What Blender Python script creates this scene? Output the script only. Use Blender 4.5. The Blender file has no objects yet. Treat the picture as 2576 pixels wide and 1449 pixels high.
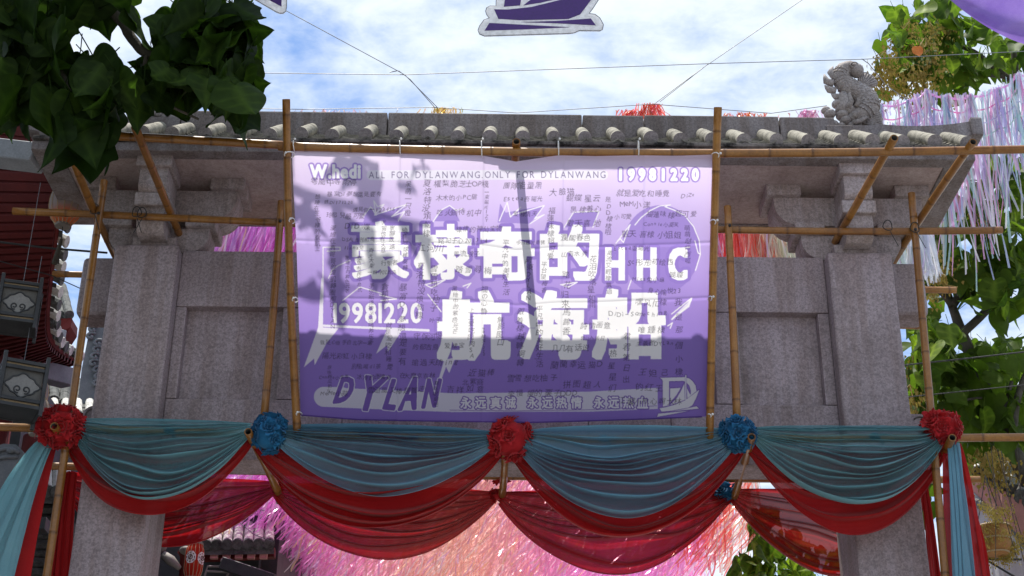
import bpy, bmesh, math, random
import numpy as np
from mathutils import Vector, Matrix
random.seed(7); rng = np.random.default_rng(11)
R = math.radians
sc = bpy.context.scene
COL = sc.collection
# ------------------------------------------------------------------ camera
FPX, IW, IH = 3750.0, 2576.0, 1449.0          # focal length in pixels of a 2576 px wide picture
CAM = Vector((0, 0, 1.6)); PITCH, YAW, ROLL = 26.7, 0.37, 0.45
camd = bpy.data.cameras.new('camera'); cam = bpy.data.objects.new('camera', camd); COL.objects.link(cam)
camd.sensor_width = 36; camd.lens = 36*FPX/IW; camd.clip_start = .05; camd.clip_end = 3000
CROT = Matrix.Rotation(R(-YAW), 3, 'Z') @ Matrix.Rotation(R(90+PITCH), 3, 'X') @ Matrix.Rotation(R(ROLL), 3, 'Z')
cam.matrix_world = Matrix.Translation(CAM) @ CROT.to_4x4()
sc.camera = cam
# ------------------------------------------------------------------ sky, sun, exposure
SUN_TO = Vector((-.13, .13, 1)).normalized()   # direction towards the sun: high, slightly behind the gate and left
sun_el = math.asin(SUN_TO.z); sun_az = math.atan2(SUN_TO.x, SUN_TO.y)
w = bpy.data.worlds.new('World'); sc.world = w; w.use_nodes = True
nt = w.node_tree; nt.nodes.clear()
def N(t, **kw):
    n = nt.nodes.new(t)
    for k, v in kw.items(): setattr(n, k, v)
    return n
sky = N('ShaderNodeTexSky', sky_type='NISHITA', sun_disc=False, sun_elevation=sun_el, sun_rotation=sun_az, air_density=1.0, dust_density=.6, ozone_density=1.5)
tc = N('ShaderNodeTexCoord'); sep = N('ShaderNodeSeparateXYZ'); nt.links.new(tc.outputs['Generated'], sep.inputs[0])
mx = N('ShaderNodeMath', operation='MAXIMUM'); nt.links.new(sep.outputs['Z'], mx.inputs[0]); mx.inputs[1].default_value = .06
dv = N('ShaderNodeVectorMath', operation='DIVIDE'); nt.links.new(tc.outputs['Generated'], dv.inputs[0])
cmb = N('ShaderNodeCombineXYZ'); nt.links.new(mx.outputs[0], cmb.inputs[0]); nt.links.new(mx.outputs[0], cmb.inputs[1]); cmb.inputs[2].default_value = 1
nt.links.new(cmb.outputs[0], dv.inputs[1])
mp = N('ShaderNodeMapping'); nt.links.new(dv.outputs[0], mp.inputs[0]); mp.inputs['Location'].default_value = (7.7, 3.1, 0); mp.inputs['Scale'].default_value = (1, 1, 0)
def noise(scale, det, rough, dist=0):
    n = N('ShaderNodeTexNoise'); n.inputs['Scale'].default_value = scale; n.inputs['Detail'].default_value = det
    n.inputs['Roughness'].default_value = rough; n.inputs['Distortion'].default_value = dist
    nt.links.new(mp.outputs[0], n.inputs['Vector']); return n
n1, n2 = noise(1.3, 8, .58, .25), noise(14, 5, .62, .2)
mm = N('ShaderNodeMath', operation='MULTIPLY_ADD'); nt.links.new(n2.outputs['Fac'], mm.inputs[0]); mm.inputs[1].default_value = .33; nt.links.new(n1.outputs['Fac'], mm.inputs[2])
rp = N('ShaderNodeMapRange'); rp.interpolation_type = 'SMOOTHSTEP'; nt.links.new(mm.outputs[0], rp.inputs[0])
rp.inputs['From Min'].default_value = .45; rp.inputs['From Max'].default_value = .76
ccol = N('ShaderNodeMix', data_type='RGBA'); nt.links.new(n1.outputs['Fac'], ccol.inputs[0]); ccol.inputs[6].default_value = (5.7, 6.7, 7.9, 1); ccol.inputs[7].default_value = (7.4, 7.7, 8.0, 1)
mix = N('ShaderNodeMix', data_type='RGBA'); nt.links.new(rp.outputs[0], mix.inputs[0])
sb = N('ShaderNodeMix', data_type='RGBA', blend_type='MULTIPLY'); sb.inputs[0].default_value = 1; nt.links.new(sky.outputs[0], sb.inputs[6]); sb.inputs[7].default_value = (1.0, 1.2, 1.42, 1)
nt.links.new(sb.outputs[2], mix.inputs[6]); nt.links.new(ccol.outputs[2], mix.inputs[7])
bg = N('ShaderNodeBackground'); bg.inputs['Strength'].default_value = .1; nt.links.new(mix.outputs[2], bg.inputs['Color'])
out = N('ShaderNodeOutputWorld'); nt.links.new(bg.outputs[0], out.inputs[0])
sl = bpy.data.lights.new('sun', 'SUN'); sl.energy = 5.0; sl.angle = R(.53); sl.color = (1, .95, .87)
so = bpy.data.objects.new('sun', sl); COL.objects.link(so); so.rotation_euler = (-SUN_TO).to_track_quat('-Z', 'Y').to_euler(); so.location = (0, 0, 30)
vs = sc.view_settings; vs.view_transform = 'Standard'; vs.look = 'None'; vs.gamma = 1; vs.exposure = 0.56; vs.use_curve_mapping = False
sc.cycles.max_bounces = 12; sc.cycles.sample_clamp_indirect = 3; sc.cycles.transparent_max_bounces = 24; sc.cycles.diffuse_bounces = 6; sc.cycles.caustics_reflective = False; sc.cycles.caustics_refractive = False
# ------------------------------------------------------------------ helpers
def ray(x, y): return CROT @ Vector(((x-IW/2)/FPX, -(y-IH/2)/FPX, -1))
def P(x, y, Y): d = ray(x, y); return CAM + d*(Y/d.y)
def PZ(x, y, z): d = ray(x, y); return CAM + d*((z-CAM.z)/d.z)
def put(name, me, mat=None, parent=None, label=None, cat=None, group=None, kind=None, smooth=False):
    o = bpy.data.objects.new(name, me); COL.objects.link(o)
    if mat is not None and me is not None and not me.materials:
        for m in (mat if isinstance(mat, (list, tuple)) else [mat]): me.materials.append(m)
    if parent is not None: o.parent = parent
    for k, v in (('label', label), ('category', cat), ('group', group), ('kind', kind)):
        if v: o[k] = v
    if smooth and me is not None: me.polygons.foreach_set('use_smooth', [True]*len(me.polygons))
    return o
def thing(name, label, cat, group=None, loc=(0, 0, 0)):
    o = put(name, None, None, None, label, cat, group); o.location = loc; o.empty_display_size = .1; return o
class MB:
    def __init__(s): s.v = []; s.f = []; s.mi = []
    def add(s, vs, fs, mi=0):
        b = len(s.v); s.v += [tuple(v) for v in vs]; s.f += [tuple(i+b for i in f) for f in fs]; s.mi += [mi]*len(fs); return s
    def box(s, a, b, mi=0, bev=0):
        x0, y0, z0 = (min(a[i], b[i]) for i in range(3)); x1, y1, z1 = (max(a[i], b[i]) for i in range(3))
        return s.add([(x0,y0,z0),(x1,y0,z0),(x1,y1,z0),(x0,y1,z0),(x0,y0,z1),(x1,y0,z1),(x1,y1,z1),(x0,y1,z1)],
                     [(0,3,2,1),(4,5,6,7),(0,1,5,4),(1,2,6,5),(2,3,7,6),(3,0,4,7)], mi)
    def tube(s, pts, rad, n=10, caps=True, mi=0, sq=1.0):
        pts = [Vector(p) for p in pts]; rs = rad if hasattr(rad, '__len__') else [rad]*len(pts)
        vs = []; fs = []; up0 = None
        for i, p in enumerate(pts):
            t = (pts[min(i+1, len(pts)-1)]-pts[max(i-1, 0)])
            if t.length < 1e-9: t = pts[-1]-pts[0]
            t.normalize()
            if up0 is None: up0 = Vector((0, 0, 1)) if abs(t.z) < .9 else Vector((0, 1, 0))
            a = t.cross(up0); 
            if a.length < 1e-6: a = t.cross(Vector((1, 0, 0)))
            a.normalize(); b = a.cross(t); up0 = b
            for k in range(n):
                th = 2*math.pi*k/n; vs.append(p + a*(math.cos(th)*rs[i]) + b*(math.sin(th)*rs[i]*sq))
        for i in range(len(pts)-1):
            for k in range(n):
                k2 = (k+1) % n; fs.append((i*n+k, i*n+k2, (i+1)*n+k2, (i+1)*n+k))
        if caps: fs.append(tuple(range(n-1, -1, -1))); fs.append(tuple((len(pts)-1)*n+k for k in range(n)))
        return s.add(vs, fs, mi)
    def ball(s, c, r, n=12, m=8, mi=0):
        rx, ry, rz = r if hasattr(r, '__len__') else (r, r, r); vs = []; fs = []
        for j in range(m+1):
            ph = math.pi*j/m
            for k in range(n):
                th = 2*math.pi*k/n; vs.append((c[0]+rx*math.sin(ph)*math.cos(th), c[1]+ry*math.sin(ph)*math.sin(th), c[2]+rz*math.cos(ph)))
        for j in range(m):
            for k in range(n): fs.append((j*n+k, (j+1)*n+k, (j+1)*n+(k+1) % n, j*n+(k+1) % n))
        return s.add(vs, fs, mi)
    def prism(s, front, off, mi=0):                                     # polygon (list of points) pushed along off
        n = len(front); off = Vector(off); f = [Vector(p) for p in front]
        return s.add(f+[p+off for p in f], [tuple(range(n)), tuple(range(2*n-1, n-1, -1))]+[(i, i+n, (i+1) % n+n, (i+1) % n) for i in range(n)], mi)
    def mesh(s, name, fix=True):
        me = bpy.data.meshes.new(name); me.from_pydata(s.v, [], s.f)
        if any(s.mi): me.polygons.foreach_set('material_index', s.mi)
        if fix:
            bm = bmesh.new(); bm.from_mesh(me); bmesh.ops.recalc_face_normals(bm, faces=bm.faces); bm.to_mesh(me); bm.free()
        me.update(); return me
def bevel(me, w, seg=2):
    bm = bmesh.new(); bm.from_mesh(me); bmesh.ops.bevel(bm, geom=bm.edges[:], offset=w, segments=seg, affect='EDGES', profile=.6, clamp_overlap=True); bm.to_mesh(me); bm.free(); return me
def boxobj(name, a, b, mat, parent=None, bev=.006, **kw):
    me = MB().box(a, b).mesh(name)
    if bev: bevel(me, bev)
    return put(name, me, mat, parent, **kw)
def grid_mesh(name, A):                                                # A: (ny, nx, 3) array
    ny, nx, _ = A.shape; me = bpy.data.meshes.new(name); me.vertices.add(ny*nx); me.vertices.foreach_set('co', A.reshape(-1).astype(np.float32))
    i = np.arange(ny*nx).reshape(ny, nx); q = np.stack([i[:-1, :-1], i[:-1, 1:], i[1:, 1:], i[1:, :-1]], -1).reshape(-1, 4)
    me.loops.add(q.size); me.loops.foreach_set('vertex_index', q.ravel().astype(np.int32))
    me.polygons.add(len(q)); me.polygons.foreach_set('loop_start', np.arange(0, q.size, 4, dtype=np.int32)); me.polygons.foreach_set('use_smooth', np.ones(len(q), bool))
    me.update(calc_edges=True); return me
# ------------------------------------------------------------------ materials
def newmat(name):
    m = bpy.data.materials.new(name); m.use_nodes = True; m.node_tree.nodes.clear(); return m
def nd(m, t, **kw):
    n = m.node_tree.nodes.new(t)
    for k, v in kw.items():
        if k in n.inputs.keys() if isinstance(k, str) else False: n.inputs[k].default_value = v
        else: setattr(n, k, v)
    return n
def lk(m, a, b): m.node_tree.links.new(a, b)
def c4(c): return (c[0], c[1], c[2], 1)
def mnoise(m, scale, det=4, rough=.6, vec=None, dist=0):
    n = nd(m, 'ShaderNodeTexNoise'); n.inputs['Scale'].default_value = scale; n.inputs['Detail'].default_value = det; n.inputs['Roughness'].default_value = rough; n.inputs['Distortion'].default_value = dist
    if vec is None: vec = nd(m, 'ShaderNodeNewGeometry').outputs['Position']
    lk(m, vec, n.inputs['Vector']); return n.outputs['Fac']
def ramp(m, fac, stops):
    r = nd(m, 'ShaderNodeValToRGB'); e = r.color_ramp.elements
    while len(e) < len(stops): e.new(.5)
    for i, (p, c) in enumerate(stops): e[i].position = p; e[i].color = c4(c)
    lk(m, fac, r.inputs[0]); return r.outputs[0]
def mixc(m, fac, a, b, bt='MIX'):
    x = nd(m, 'ShaderNodeMix', data_type='RGBA', blend_type=bt)
    for s, v in ((0, fac), (6, a), (7, b)):
        if hasattr(v, 'node'): lk(m, v, x.inputs[s])
        else: x.inputs[s].default_value = c4(v) if hasattr(v, '__len__') else v
    return x.outputs[2]
def finish(m, col, rough=.7, spec=.4, bump=None, bstr=.3, bdist=.01, metal=0):
    p = nd(m, 'ShaderNodeBsdfPrincipled'); o = nd(m, 'ShaderNodeOutputMaterial'); lk(m, p.outputs[0], o.inputs[0])
    if hasattr(col, 'node'): lk(m, col, p.inputs['Base Color'])
    else: p.inputs['Base Color'].default_value = c4(col)
    if hasattr(rough, 'node'): lk(m, rough, p.inputs['Roughness'])
    else: p.inputs['Roughness'].default_value = rough
    p.inputs['Specular IOR Level'].default_value = spec; p.inputs['Metallic'].default_value = metal
    if bump is not None:
        b = nd(m, 'ShaderNodeBump'); b.inputs['Strength'].default_value = bstr; b.inputs['Distance'].default_value = bdist; lk(m, bump, b.inputs['Height']); lk(m, b.outputs[0], p.inputs['Normal'])
    return m
def plain(name, c1, c2, scale=6, rough=.7, spec=.4, bstr=.25, bdist=.005, fine=60):
    m = newmat(name); f = mnoise(m, scale, 6, .65); g = mnoise(m, fine, 3, .6)
    col = ramp(m, f, [(.3, c1), (.7, c2)]); col = mixc(m, .35, col, ramp(m, g, [(.3, (.35,)*3), (.7, (1,)*3)]), 'MULTIPLY')
    return finish(m, col, rough, spec, g, bstr, bdist)
def granite(name, c, stain=.35):
    m = newmat(name); f = mnoise(m, 95, 3, .75); g = mnoise(m, 48, 2, .6); h = mnoise(m, 1.1, 6, .65)
    s = ramp(m, f, [(.36, (.70,)*3), (.46, (.90,)*3), (.56, (1,)*3), (.68, (1.16,)*3)])
    s2 = ramp(m, g, [(.38, (.8,)*3), (.5, (1,)*3), (.64, (1.12,)*3)])
    col = mixc(m, 1, mixc(m, 1, c, s, 'MULTIPLY'), s2, 'MULTIPLY')
    st = ramp(m, h, [(.33, (.60, .57, .56)), (.5, (.88, .86, .86)), (.66, (1.06, 1.04, 1.05))])
    mpn = nd(m, 'ShaderNodeMapping'); lk(m, nd(m, 'ShaderNodeNewGeometry').outputs['Position'], mpn.inputs[0]); mpn.inputs['Scale'].default_value = (5, 5, .35)
    stk = ramp(m, mnoise(m, 1.6, 6, .7, mpn.outputs[0]), [(.42, (.70, .64, .58)), (.58, (1, 1, 1))])
    col = mixc(m, .8, col, st, 'MULTIPLY'); col = mixc(m, stain, col, stk, 'MULTIPLY')
    return finish(m, col, .75, .3, f, .10, .003)
M = {}
M['granite'] = granite('granite', (.365, .313, .33), .7)
M['granite_ridge'] = granite('granite_ridge', (.25, .228, .23), .85)
def _plaster():
    m = newmat('soffit_plaster'); a = mnoise(m, 2.2, 7, .7, dist=.6); b = mnoise(m, 30, 4, .7); d = mnoise(m, 160, 2, .5)
    col = ramp(m, a, [(.3, (.28, .21, .195)), (.55, (.44, .36, .345)), (.75, (.50, .42, .40))])
    col = mixc(m, .55, col, ramp(m, b, [(.3, (.55, .5, .48)), (.55, (1, 1, 1))]), 'MULTIPLY'); col = mixc(m, .4, col, ramp(m, d, [(.3, (.5,)*3), (.6, (1.1,)*3)]), 'MULTIPLY')
    return finish(m, col, .9, .2, b, .35, .008)
M['plaster'] = _plaster()
M['bracket'] = granite('bracket_stone', (.42, .37, .365), .7)
def _tile(name, light, dark, thr):
    m = newmat(name); a = mnoise(m, 7, 7, .75, dist=.4); b = mnoise(m, 70, 3, .7)
    col = ramp(m, a, [(thr-.1, dark), (thr+.03, tuple(.6*l for l in light)), (thr+.14, light)])
    col = mixc(m, .5, col, ramp(m, b, [(.3, (.5,)*3), (.65, (1.1,)*3)]), 'MULTIPLY')
    return finish(m, col, .85, .2, b, .4, .006)
M['tile'] = _tile('roof_tile', (.35, .33, .275), (.05, .045, .04), .42)
M['tile_end'] = granite('tile_end', (.30, .285, .28), .2)
M['eave'] = _tile('eave_stained', (.20, .18, .165), (.012, .011, .010), .50)
M['darktile'] = _tile('dark_roof_tile', (.13, .135, .13), (.035, .035, .035), .42)
M['paletile'] = _tile('pale_roof_tile', (.55, .54, .50), (.16, .16, .15), .36)
M['stone'] = granite('carved_stone', (.38, .355, .345), .5)
M['slate'] = plain('slate_grey', (.10, .11, .125), (.19, .20, .215), 4, .8)
def _bamboo():
    m = newmat('bamboo'); tcn = nd(m, 'ShaderNodeTexCoord'); at = nd(m, 'ShaderNodeAttribute', attribute_name='along'); 
    oi = nd(m, 'ShaderNodeObjectInfo')
    f = mnoise(m, 5, 6, .7); g = mnoise(m, 60, 3, .6)
    col = ramp(m, f, [(.25, (.19, .078, .014)), (.5, (.29, .13, .024)), (.75, (.37, .185, .040))])
    col = mixc(m, .5, col, ramp(m, g, [(.35, (.62,)*3), (.6, (1.05,)*3)]), 'MULTIPLY')
    nod = ramp(m, at.outputs['Fac'], [(0, (1, 1, 1)), (1, (.42, .36, .30))])
    col = mixc(m, 1, col, nod, 'MULTIPLY'); col = mixc(m, .5, col, ramp(m, oi.outputs['Random'], [(0, (.62, .5, .45)), (1, (1.1, 1.1, 1.1))]), 'MULTIPLY')
    return finish(m, col, .30, .5, g, .10, .003)
M['bamboo'] = _bamboo()
def cloth(name, col, col2, transp, transl=.35, scale=400, attr=None):
    m = newmat(name); f = mnoise(m, 3, 4, .6); g = mnoise(m, scale, 2, .5)
    if attr: c = nd(m, 'ShaderNodeAttribute', attribute_name=attr).outputs['Color']
    else: c = mixc(m, .35, ramp(m, f, [(.3, col), (.7, col2)]), ramp(m, g, [(.35, (.6,)*3), (.65, (1.15,)*3)]), 'MULTIPLY')
    d = nd(m, 'ShaderNodeBsdfPrincipled'); lk(m, c, d.inputs['Base Color']); d.inputs['Roughness'].default_value = .75; d.inputs['Specular IOR Level'].default_value = .2
    d.inputs['Sheen Weight'].default_value = .15
    bp = nd(m, 'ShaderNodeBump'); bp.inputs['Strength'].default_value = .35; bp.inputs['Distance'].default_value = .006; lk(m, mnoise(m, 45, 5, .65, dist=.8), bp.inputs['Height']); lk(m, bp.outputs[0], d.inputs['Normal'])
    t = nd(m, 'ShaderNodeBsdfTranslucent'); lk(m, c, t.inputs[0])
    x = nd(m, 'ShaderNodeMixShader'); x.inputs[0].default_value = transl; lk(m, d.outputs[0], x.inputs[1]); lk(m, t.outputs[0], x.inputs[2]); res = x.outputs[0]
    if transp:
        tr = nd(m, 'ShaderNodeBsdfTransparent'); tr.inputs[0].default_value = c4([.55+.45*min(1, 2.2*v) for v in col]); y = nd(m, 'ShaderNodeMixShader')
        ga = nd(m, 'ShaderNodeAttribute', attribute_name='gather')
        mr = nd(m, 'ShaderNodeMapRange'); lk(m, ga.outputs['Fac'], mr.inputs[0]); mr.inputs['To Min'].default_value = transp; mr.inputs['To Max'].default_value = .02
        lk(m, mr.outputs[0], y.inputs[0]); lk(m, res, y.inputs[1]); lk(m, tr.outputs[0], y.inputs[2]); res = y.outputs[0]
    o = nd(m, 'ShaderNodeOutputMaterial'); lk(m, res, o.inputs[0]); return m
M['teal'] = cloth('teal_cloth', (.18, .42, .48), (.22, .48, .53), .55)
M['blue'] = cloth('blue_cloth', (.16, .37, .49), (.20, .43, .55), .52)
M['red'] = cloth('red_cloth', (.38, .006, .009), (.48, .012, .012), .07, .3)
M['redback'] = cloth('red_sheer', (.32, .005, .009), (.40, .009, .012), .11, .35)
M['rose_red'] = cloth('rosette_red', (.36, .008, .014), (.48, .014, .018), 0, .15)
M['rose_blue'] = cloth('rosette_blue', (.012, .11, .25), (.02, .17, .34), 0, .15)
M['purple'] = cloth('purple_sheer', (.20, .10, .46), (.36, .24, .62), .08, .45)
M['banner'] = cloth('banner_print', (1, 1, 1), (1, 1, 1), 0, .60, attr='print')
def leafmat(name, a, b, tr):
    m = newmat(name); oi = nd(m, 'ShaderNodeObjectInfo'); f = mnoise(m, 14, 4, .6)
    c = ramp(m, oi.outputs['Random'], [(0, a), (1, b)]); vn = nd(m, 'ShaderNodeAttribute', attribute_name='vein').outputs['Fac']; c = mixc(m, vn, c, mixc(m, 1, c, (1.9, 1.75, 1.6), 'MULTIPLY')); c = mixc(m, .5, c, ramp(m, f, [(.3, (.6,)*3), (.7, (1.1,)*3)]), 'MULTIPLY')
    d = nd(m, 'ShaderNodeBsdfPrincipled'); lk(m, c, d.inputs['Base Color']); d.inputs['Roughness'].default_value = .5; d.inputs['Specular IOR Level'].default_value = .07
    t = nd(m, 'ShaderNodeBsdfTranslucent'); lk(m, mixc(m, 1, c, (1.7, 2.0, .7), 'MULTIPLY'), t.inputs[0])
    x = nd(m, 'ShaderNodeMixShader'); x.inputs[0].default_value = tr; lk(m, d.outputs[0], x.inputs[1]); lk(m, t.outputs[0], x.inputs[2])
    o = nd(m, 'ShaderNodeOutputMaterial'); lk(m, x.outputs[0], o.inputs[0]); return m
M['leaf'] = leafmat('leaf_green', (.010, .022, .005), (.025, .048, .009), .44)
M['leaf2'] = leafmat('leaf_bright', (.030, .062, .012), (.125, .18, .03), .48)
M['pod'] = leafmat('dry_seed', (.24, .16, .045), (.36, .27, .10), .35)
M['bark'] = plain('bark', (.05, .045, .035), (.11, .10, .08), 9, .9, .2, .6, .01)
M['wire'] = plain('wire_grey', (.13, .14, .16), (.18, .19, .21), 9, .5)
M['cable'] = plain('cable_black_and_bore_shade', (.012, .012, .012), (.02, .02, .02), 9, .5)
M['zip'] = plain('white_plastic', (.75, .74, .72), (.82, .81, .8), 9, .45)
M['acrylic'] = cloth('white_board', (.86, .87, .89), (.90, .91, .92), 0, .6, 30)
M['ink'] = plain('purple_print', (.045, .008, .135), (.06, .012, .165), 5, .4, .5, .02)
M['redwood'] = plain('red_painted_wood', (.09, .011, .010), (.16, .020, .017), 3, .7, .2)
M['darkwood'] = plain('dark_painted_wood', (.022, .024, .027), (.05, .052, .056), 5, .65)
M['rafter'] = plain('rafter_red', (.065, .008, .008), (.11, .014, .013), 3, .7, .2)
M['greybeam'] = plain('grey_beam', (.20, .215, .235), (.33, .345, .365), 2.5, .75)
M['panelw'] = plain('lantern_panel', (.17, .155, .14), (.27, .25, .225), 4, .7)
M['panel'] = plain('lantern_board', (.075, .072, .068), (.12, .115, .105), 4, .7)
M['inset'] = plain('lantern_inset', (.17, .165, .16), (.24, .235, .225), 4, .7)
M['trim'] = plain('lantern_trim', (.36, .26, .14), (.48, .36, .22), 5, .7)
M['pinkwall'] = plain('pink_plaster', (.42, .18, .16), (.58, .29, .25), 2.2, .85)
M['palewall'] = plain('pale_wall', (.36, .39, .43), (.48, .51, .54), 1.5, .85)
M['pot'] = plain('woven_basket', (.34, .15, .045), (.46, .24, .08), 18, .75)
M['ground'] = plain('paving', (.27, .26, .25), (.36, .35, .335), 1.2, .85)
M['iron'] = plain('black_iron', (.01, .01, .012), (.02, .02, .022), 8, .5)
def tinselmat():
    m = newmat('tinsel_foil'); c = nd(m, 'ShaderNodeAttribute', attribute_name='tint').outputs['Color']
    t = nd(m, 'ShaderNodeBsdfTranslucent'); lk(m, c, t.inputs[0]); d = nd(m, 'ShaderNodeBsdfDiffuse'); lk(m, c, d.inputs[0])
    g = nd(m, 'ShaderNodeBsdfGlossy'); lk(m, mixc(m, .5, c, (1, 1, 1)), g.inputs[0]); g.inputs['Roughness'].default_value = .22
    a = nd(m, 'ShaderNodeMixShader'); a.inputs[0].default_value = .4; lk(m, t.outputs[0], a.inputs[1]); lk(m, d.outputs[0], a.inputs[2])
    b = nd(m, 'ShaderNodeMixShader'); b.inputs[0].default_value = .13; lk(m, a.outputs[0], b.inputs[1]); lk(m, g.outputs[0], b.inputs[2])
    tr = nd(m, 'ShaderNodeBsdfTransparent'); lk(m, mixc(m, .45, (1, 1, 1), c), tr.inputs[0]); e = nd(m, 'ShaderNodeMixShader'); e.inputs[0].default_value = .36; lk(m, b.outputs[0], e.inputs[1]); lk(m, tr.outputs[0], e.inputs[2])
    o = nd(m, 'ShaderNodeOutputMaterial'); lk(m, e.outputs[0], o.inputs[0]); return m
M['tinsel'] = tinselmat()
def papermat(name, a, b):
    m = newmat(name); tcn = nd(m, 'ShaderNodeTexCoord'); s = nd(m, 'ShaderNodeSeparateXYZ'); lk(m, tcn.outputs['Generated'], s.inputs[0])
    f = mnoise(m, 5, 4, .6); ad = nd(m, 'ShaderNodeMath', operation='MULTIPLY_ADD'); lk(m, f, ad.inputs[0]); ad.inputs[1].default_value = .5; lk(m, s.outputs['Z'], ad.inputs[2])
    c = ramp(m, ad.outputs[0], [(.45, b), (.62, a)]); d = nd(m, 'ShaderNodeBsdfDiffuse'); lk(m, c, d.inputs[0]); t = nd(m, 'ShaderNodeBsdfTranslucent'); lk(m, c, t.inputs[0])
    x = nd(m, 'ShaderNodeMixShader'); x.inputs[0].default_value = .5; lk(m, d.outputs[0], x.inputs[1]); lk(m, t.outputs[0], x.inputs[2]); o = nd(m, 'ShaderNodeOutputMaterial'); lk(m, x.outputs[0], o.inputs[0]); return m
M['paper'] = papermat('lantern_paper', (.42, .37, .36), (.72, .22, .10))
M['paper_red'] = papermat('lantern_paper_red', (.55, .05, .03), (.50, .04, .025))
# ------------------------------------------------------------------ ground
me = grid_mesh('ground', np.array([[(x, y, 0) for x in (-900, -30, -8, 0, 8, 30, 900)] for y in (-900, -20, 5, 15, 40, 900)], float))
put('ground', me, M['ground'], kind='structure')
# ================================================================== stone gate
M['pan'] = _tile('pan_tile', (.30, .28, .235), (.05, .045, .04), .46)
gate = thing('stone_gate', 'grey granite gateway with tiled roof, two square pillars and recessed panels', 'gate', loc=(0, 10.6, 0))
gate_inv = Matrix.Translation((0, -10.6, 0))
def gp(name, me, mat, parent=None, **kw):
    if parent is None: me.transform(gate_inv)
    else: me.transform(gate_inv)
    return put(name, me, mat, parent or gate, **kw)
def gbox(name, a, b, mat='granite', bev=.008, parent=None, **kw):
    me = MB().box(a, b).mesh(name)
    if bev: bevel(me, bev)
    return gp(name, me, M[mat], parent, **kw)
YP0, YP1 = 10.3, 10.9                                   # pillar front and back
ztop = P(366, 615, YP0).z
pxs = []
for (a, b, a2, b2) in ((287, 449, 173, 350), (2082, 2243, 2160, 2339)):
    xl = (P(a, 617, YP0).x+P(a2, 1449, YP0).x)/2; xr = (P(b, 617, YP0).x+P(b2, 1449, YP0).x)/2
    pxs.append((xl, xr)); me = MB().box((xl, YP0, 0), (xr, YP1, ztop)).mesh('pillar'); bevel(me, .022, 3); gp('pillar', me, M['granite'])
print('pillars', pxs, 'top', ztop)
(LX0, LX1), (RX0, RX1) = pxs; LC, RC = (LX0+LX1)/2, (RX0+RX1)/2
YB0, YB1 = 10.44, 10.76                                    # beams between the pillars
zb_t = P(600, 632, YB0).z; zb_b = P(600, 772, YB0).z; zl_t = P(600, 1003, YB0).z; zl_b = P(600, 1157, YB0).z
print('beam', zb_t, zb_b, zl_t, zl_b)
cuts = [LX1, -1.15, .05, 1.2, RX0]
for i in range(4): gbox('upper_beam', (cuts[i]+.002, YB0, zb_b+.003), (cuts[i+1]-.002, YB1, zb_t))
cuts2 = [LX1, -1.2, .0, .65, 1.27, RX0]
for i in range(5): gbox('lower_beam', (cuts2[i]+.002, YB0+.004, zl_b), (cuts2[i+1]-.002, YB1+.004, zl_t-.003))
# beam ends that pass through the pillars
for (xa, xb, yt, yb, px) in ((P(209, 700, 10.58).x, LX0+.01, 645, 790, 250), (RX1-.01, P(2322, 720, 10.58).x, 660, 790, 2290)):
    me = MB().box((xa, 10.5, P(px, yb, 10.5).z), (xb, 10.78, P(px, yt, 10.5).z)).mesh('beam_end'); bevel(me, .05, 3); gp('beam_end', me, M['granite'], smooth=False)
for s, xe in ((-1, P(204, 1080, 10.55).x), (1, P(2341, 1070, 10.55).x)):
    x0 = LX0+.01 if s < 0 else RX1-.01; zc = P(2320, 1068, 10.52).z; r = .085; pts = []
    for k in range(13):
        a = -math.pi/2+math.pi*k/12; pts.append((xe - s*r + s*r*math.cos(a), 10.52, zc + r*math.sin(a)))
    pts += [(x0, 10.52, zc+r), (x0, 10.52, zc-r)]; gp('scroll_end', MB().prism(pts, (0, .24, 0)).mesh('scroll_end'), M['granite'])
    m2 = MB(); m2.tube([(xe - s*r + s*.06*math.cos(t), 10.516, zc+.06*math.sin(t)) for t in np.linspace(-2.4, 2.4, 18)], .006, 5); gp('carved_ring', m2.mesh('carved_ring'), M['eave'])
# recessed panels with stiles
stl = [(LX1, P(456, 890, YB0).x), (P(702, 890, YB0).x, P(702, 890, YB0).x+.2), (-.18, .18), (P(1862, 890, YB0).x-.2, P(1862, 890, YB0).x), (P(2066, 890, YB0).x, RX0)]
for a, b in stl: gbox('stile', (a+.002, YB0+.006, zl_t+.002), (b-.002, YB1-.006, zb_b-.001))
for i in range(4): gbox('recessed_panel', (stl[i][1]-.001, YB0+.09, zl_t-.01), (stl[i+1][0]+.001, YB1-.09, zb_b+.01), bev=0)
# ------------------------------------------------------------------ brackets on the pillars
YE0, YE1 = 9.98, 11.2; zs = P(1500, 388, YE0).z; print('soffit', zs)
def arm(x0, x1, y0, y1, z0, z1, r, axis):
    """beam with rounded lower ends along x (axis 0) or rounded nose at its front (axis 1)"""
    pts = []
    if axis == 0:
        for k in range(9):
            a = math.pi/2*k/8; pts.append((x0+r-r*math.cos(a), y0, z0+r-r*math.sin(a)))
        for k in range(9):
            a = math.pi/2*k/8; pts.append((x1-r+r*math.sin(a), y0, z0+r-r*math.cos(a)))
        pts += [(x1, y0, z1), (x0, y0, z1)]; return MB().prism(pts, (0, y1-y0, 0)).mesh('arm')
    for k in range(9):
        a = math.pi/2*k/8; pts.append((x0, y0+r-r*math.cos(a), z0+r-r*math.sin(a)))
    pts += [(x0, y1, z0), (x0, y1, z1), (x0, y0, z1)]; return MB().prism(pts, (x1-x0, 0, 0)).mesh('arm')
H = zs-ztop; print('bracket height', H)
h0 = .10; h1 = H*.37; h2 = H-h0-h1
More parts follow.
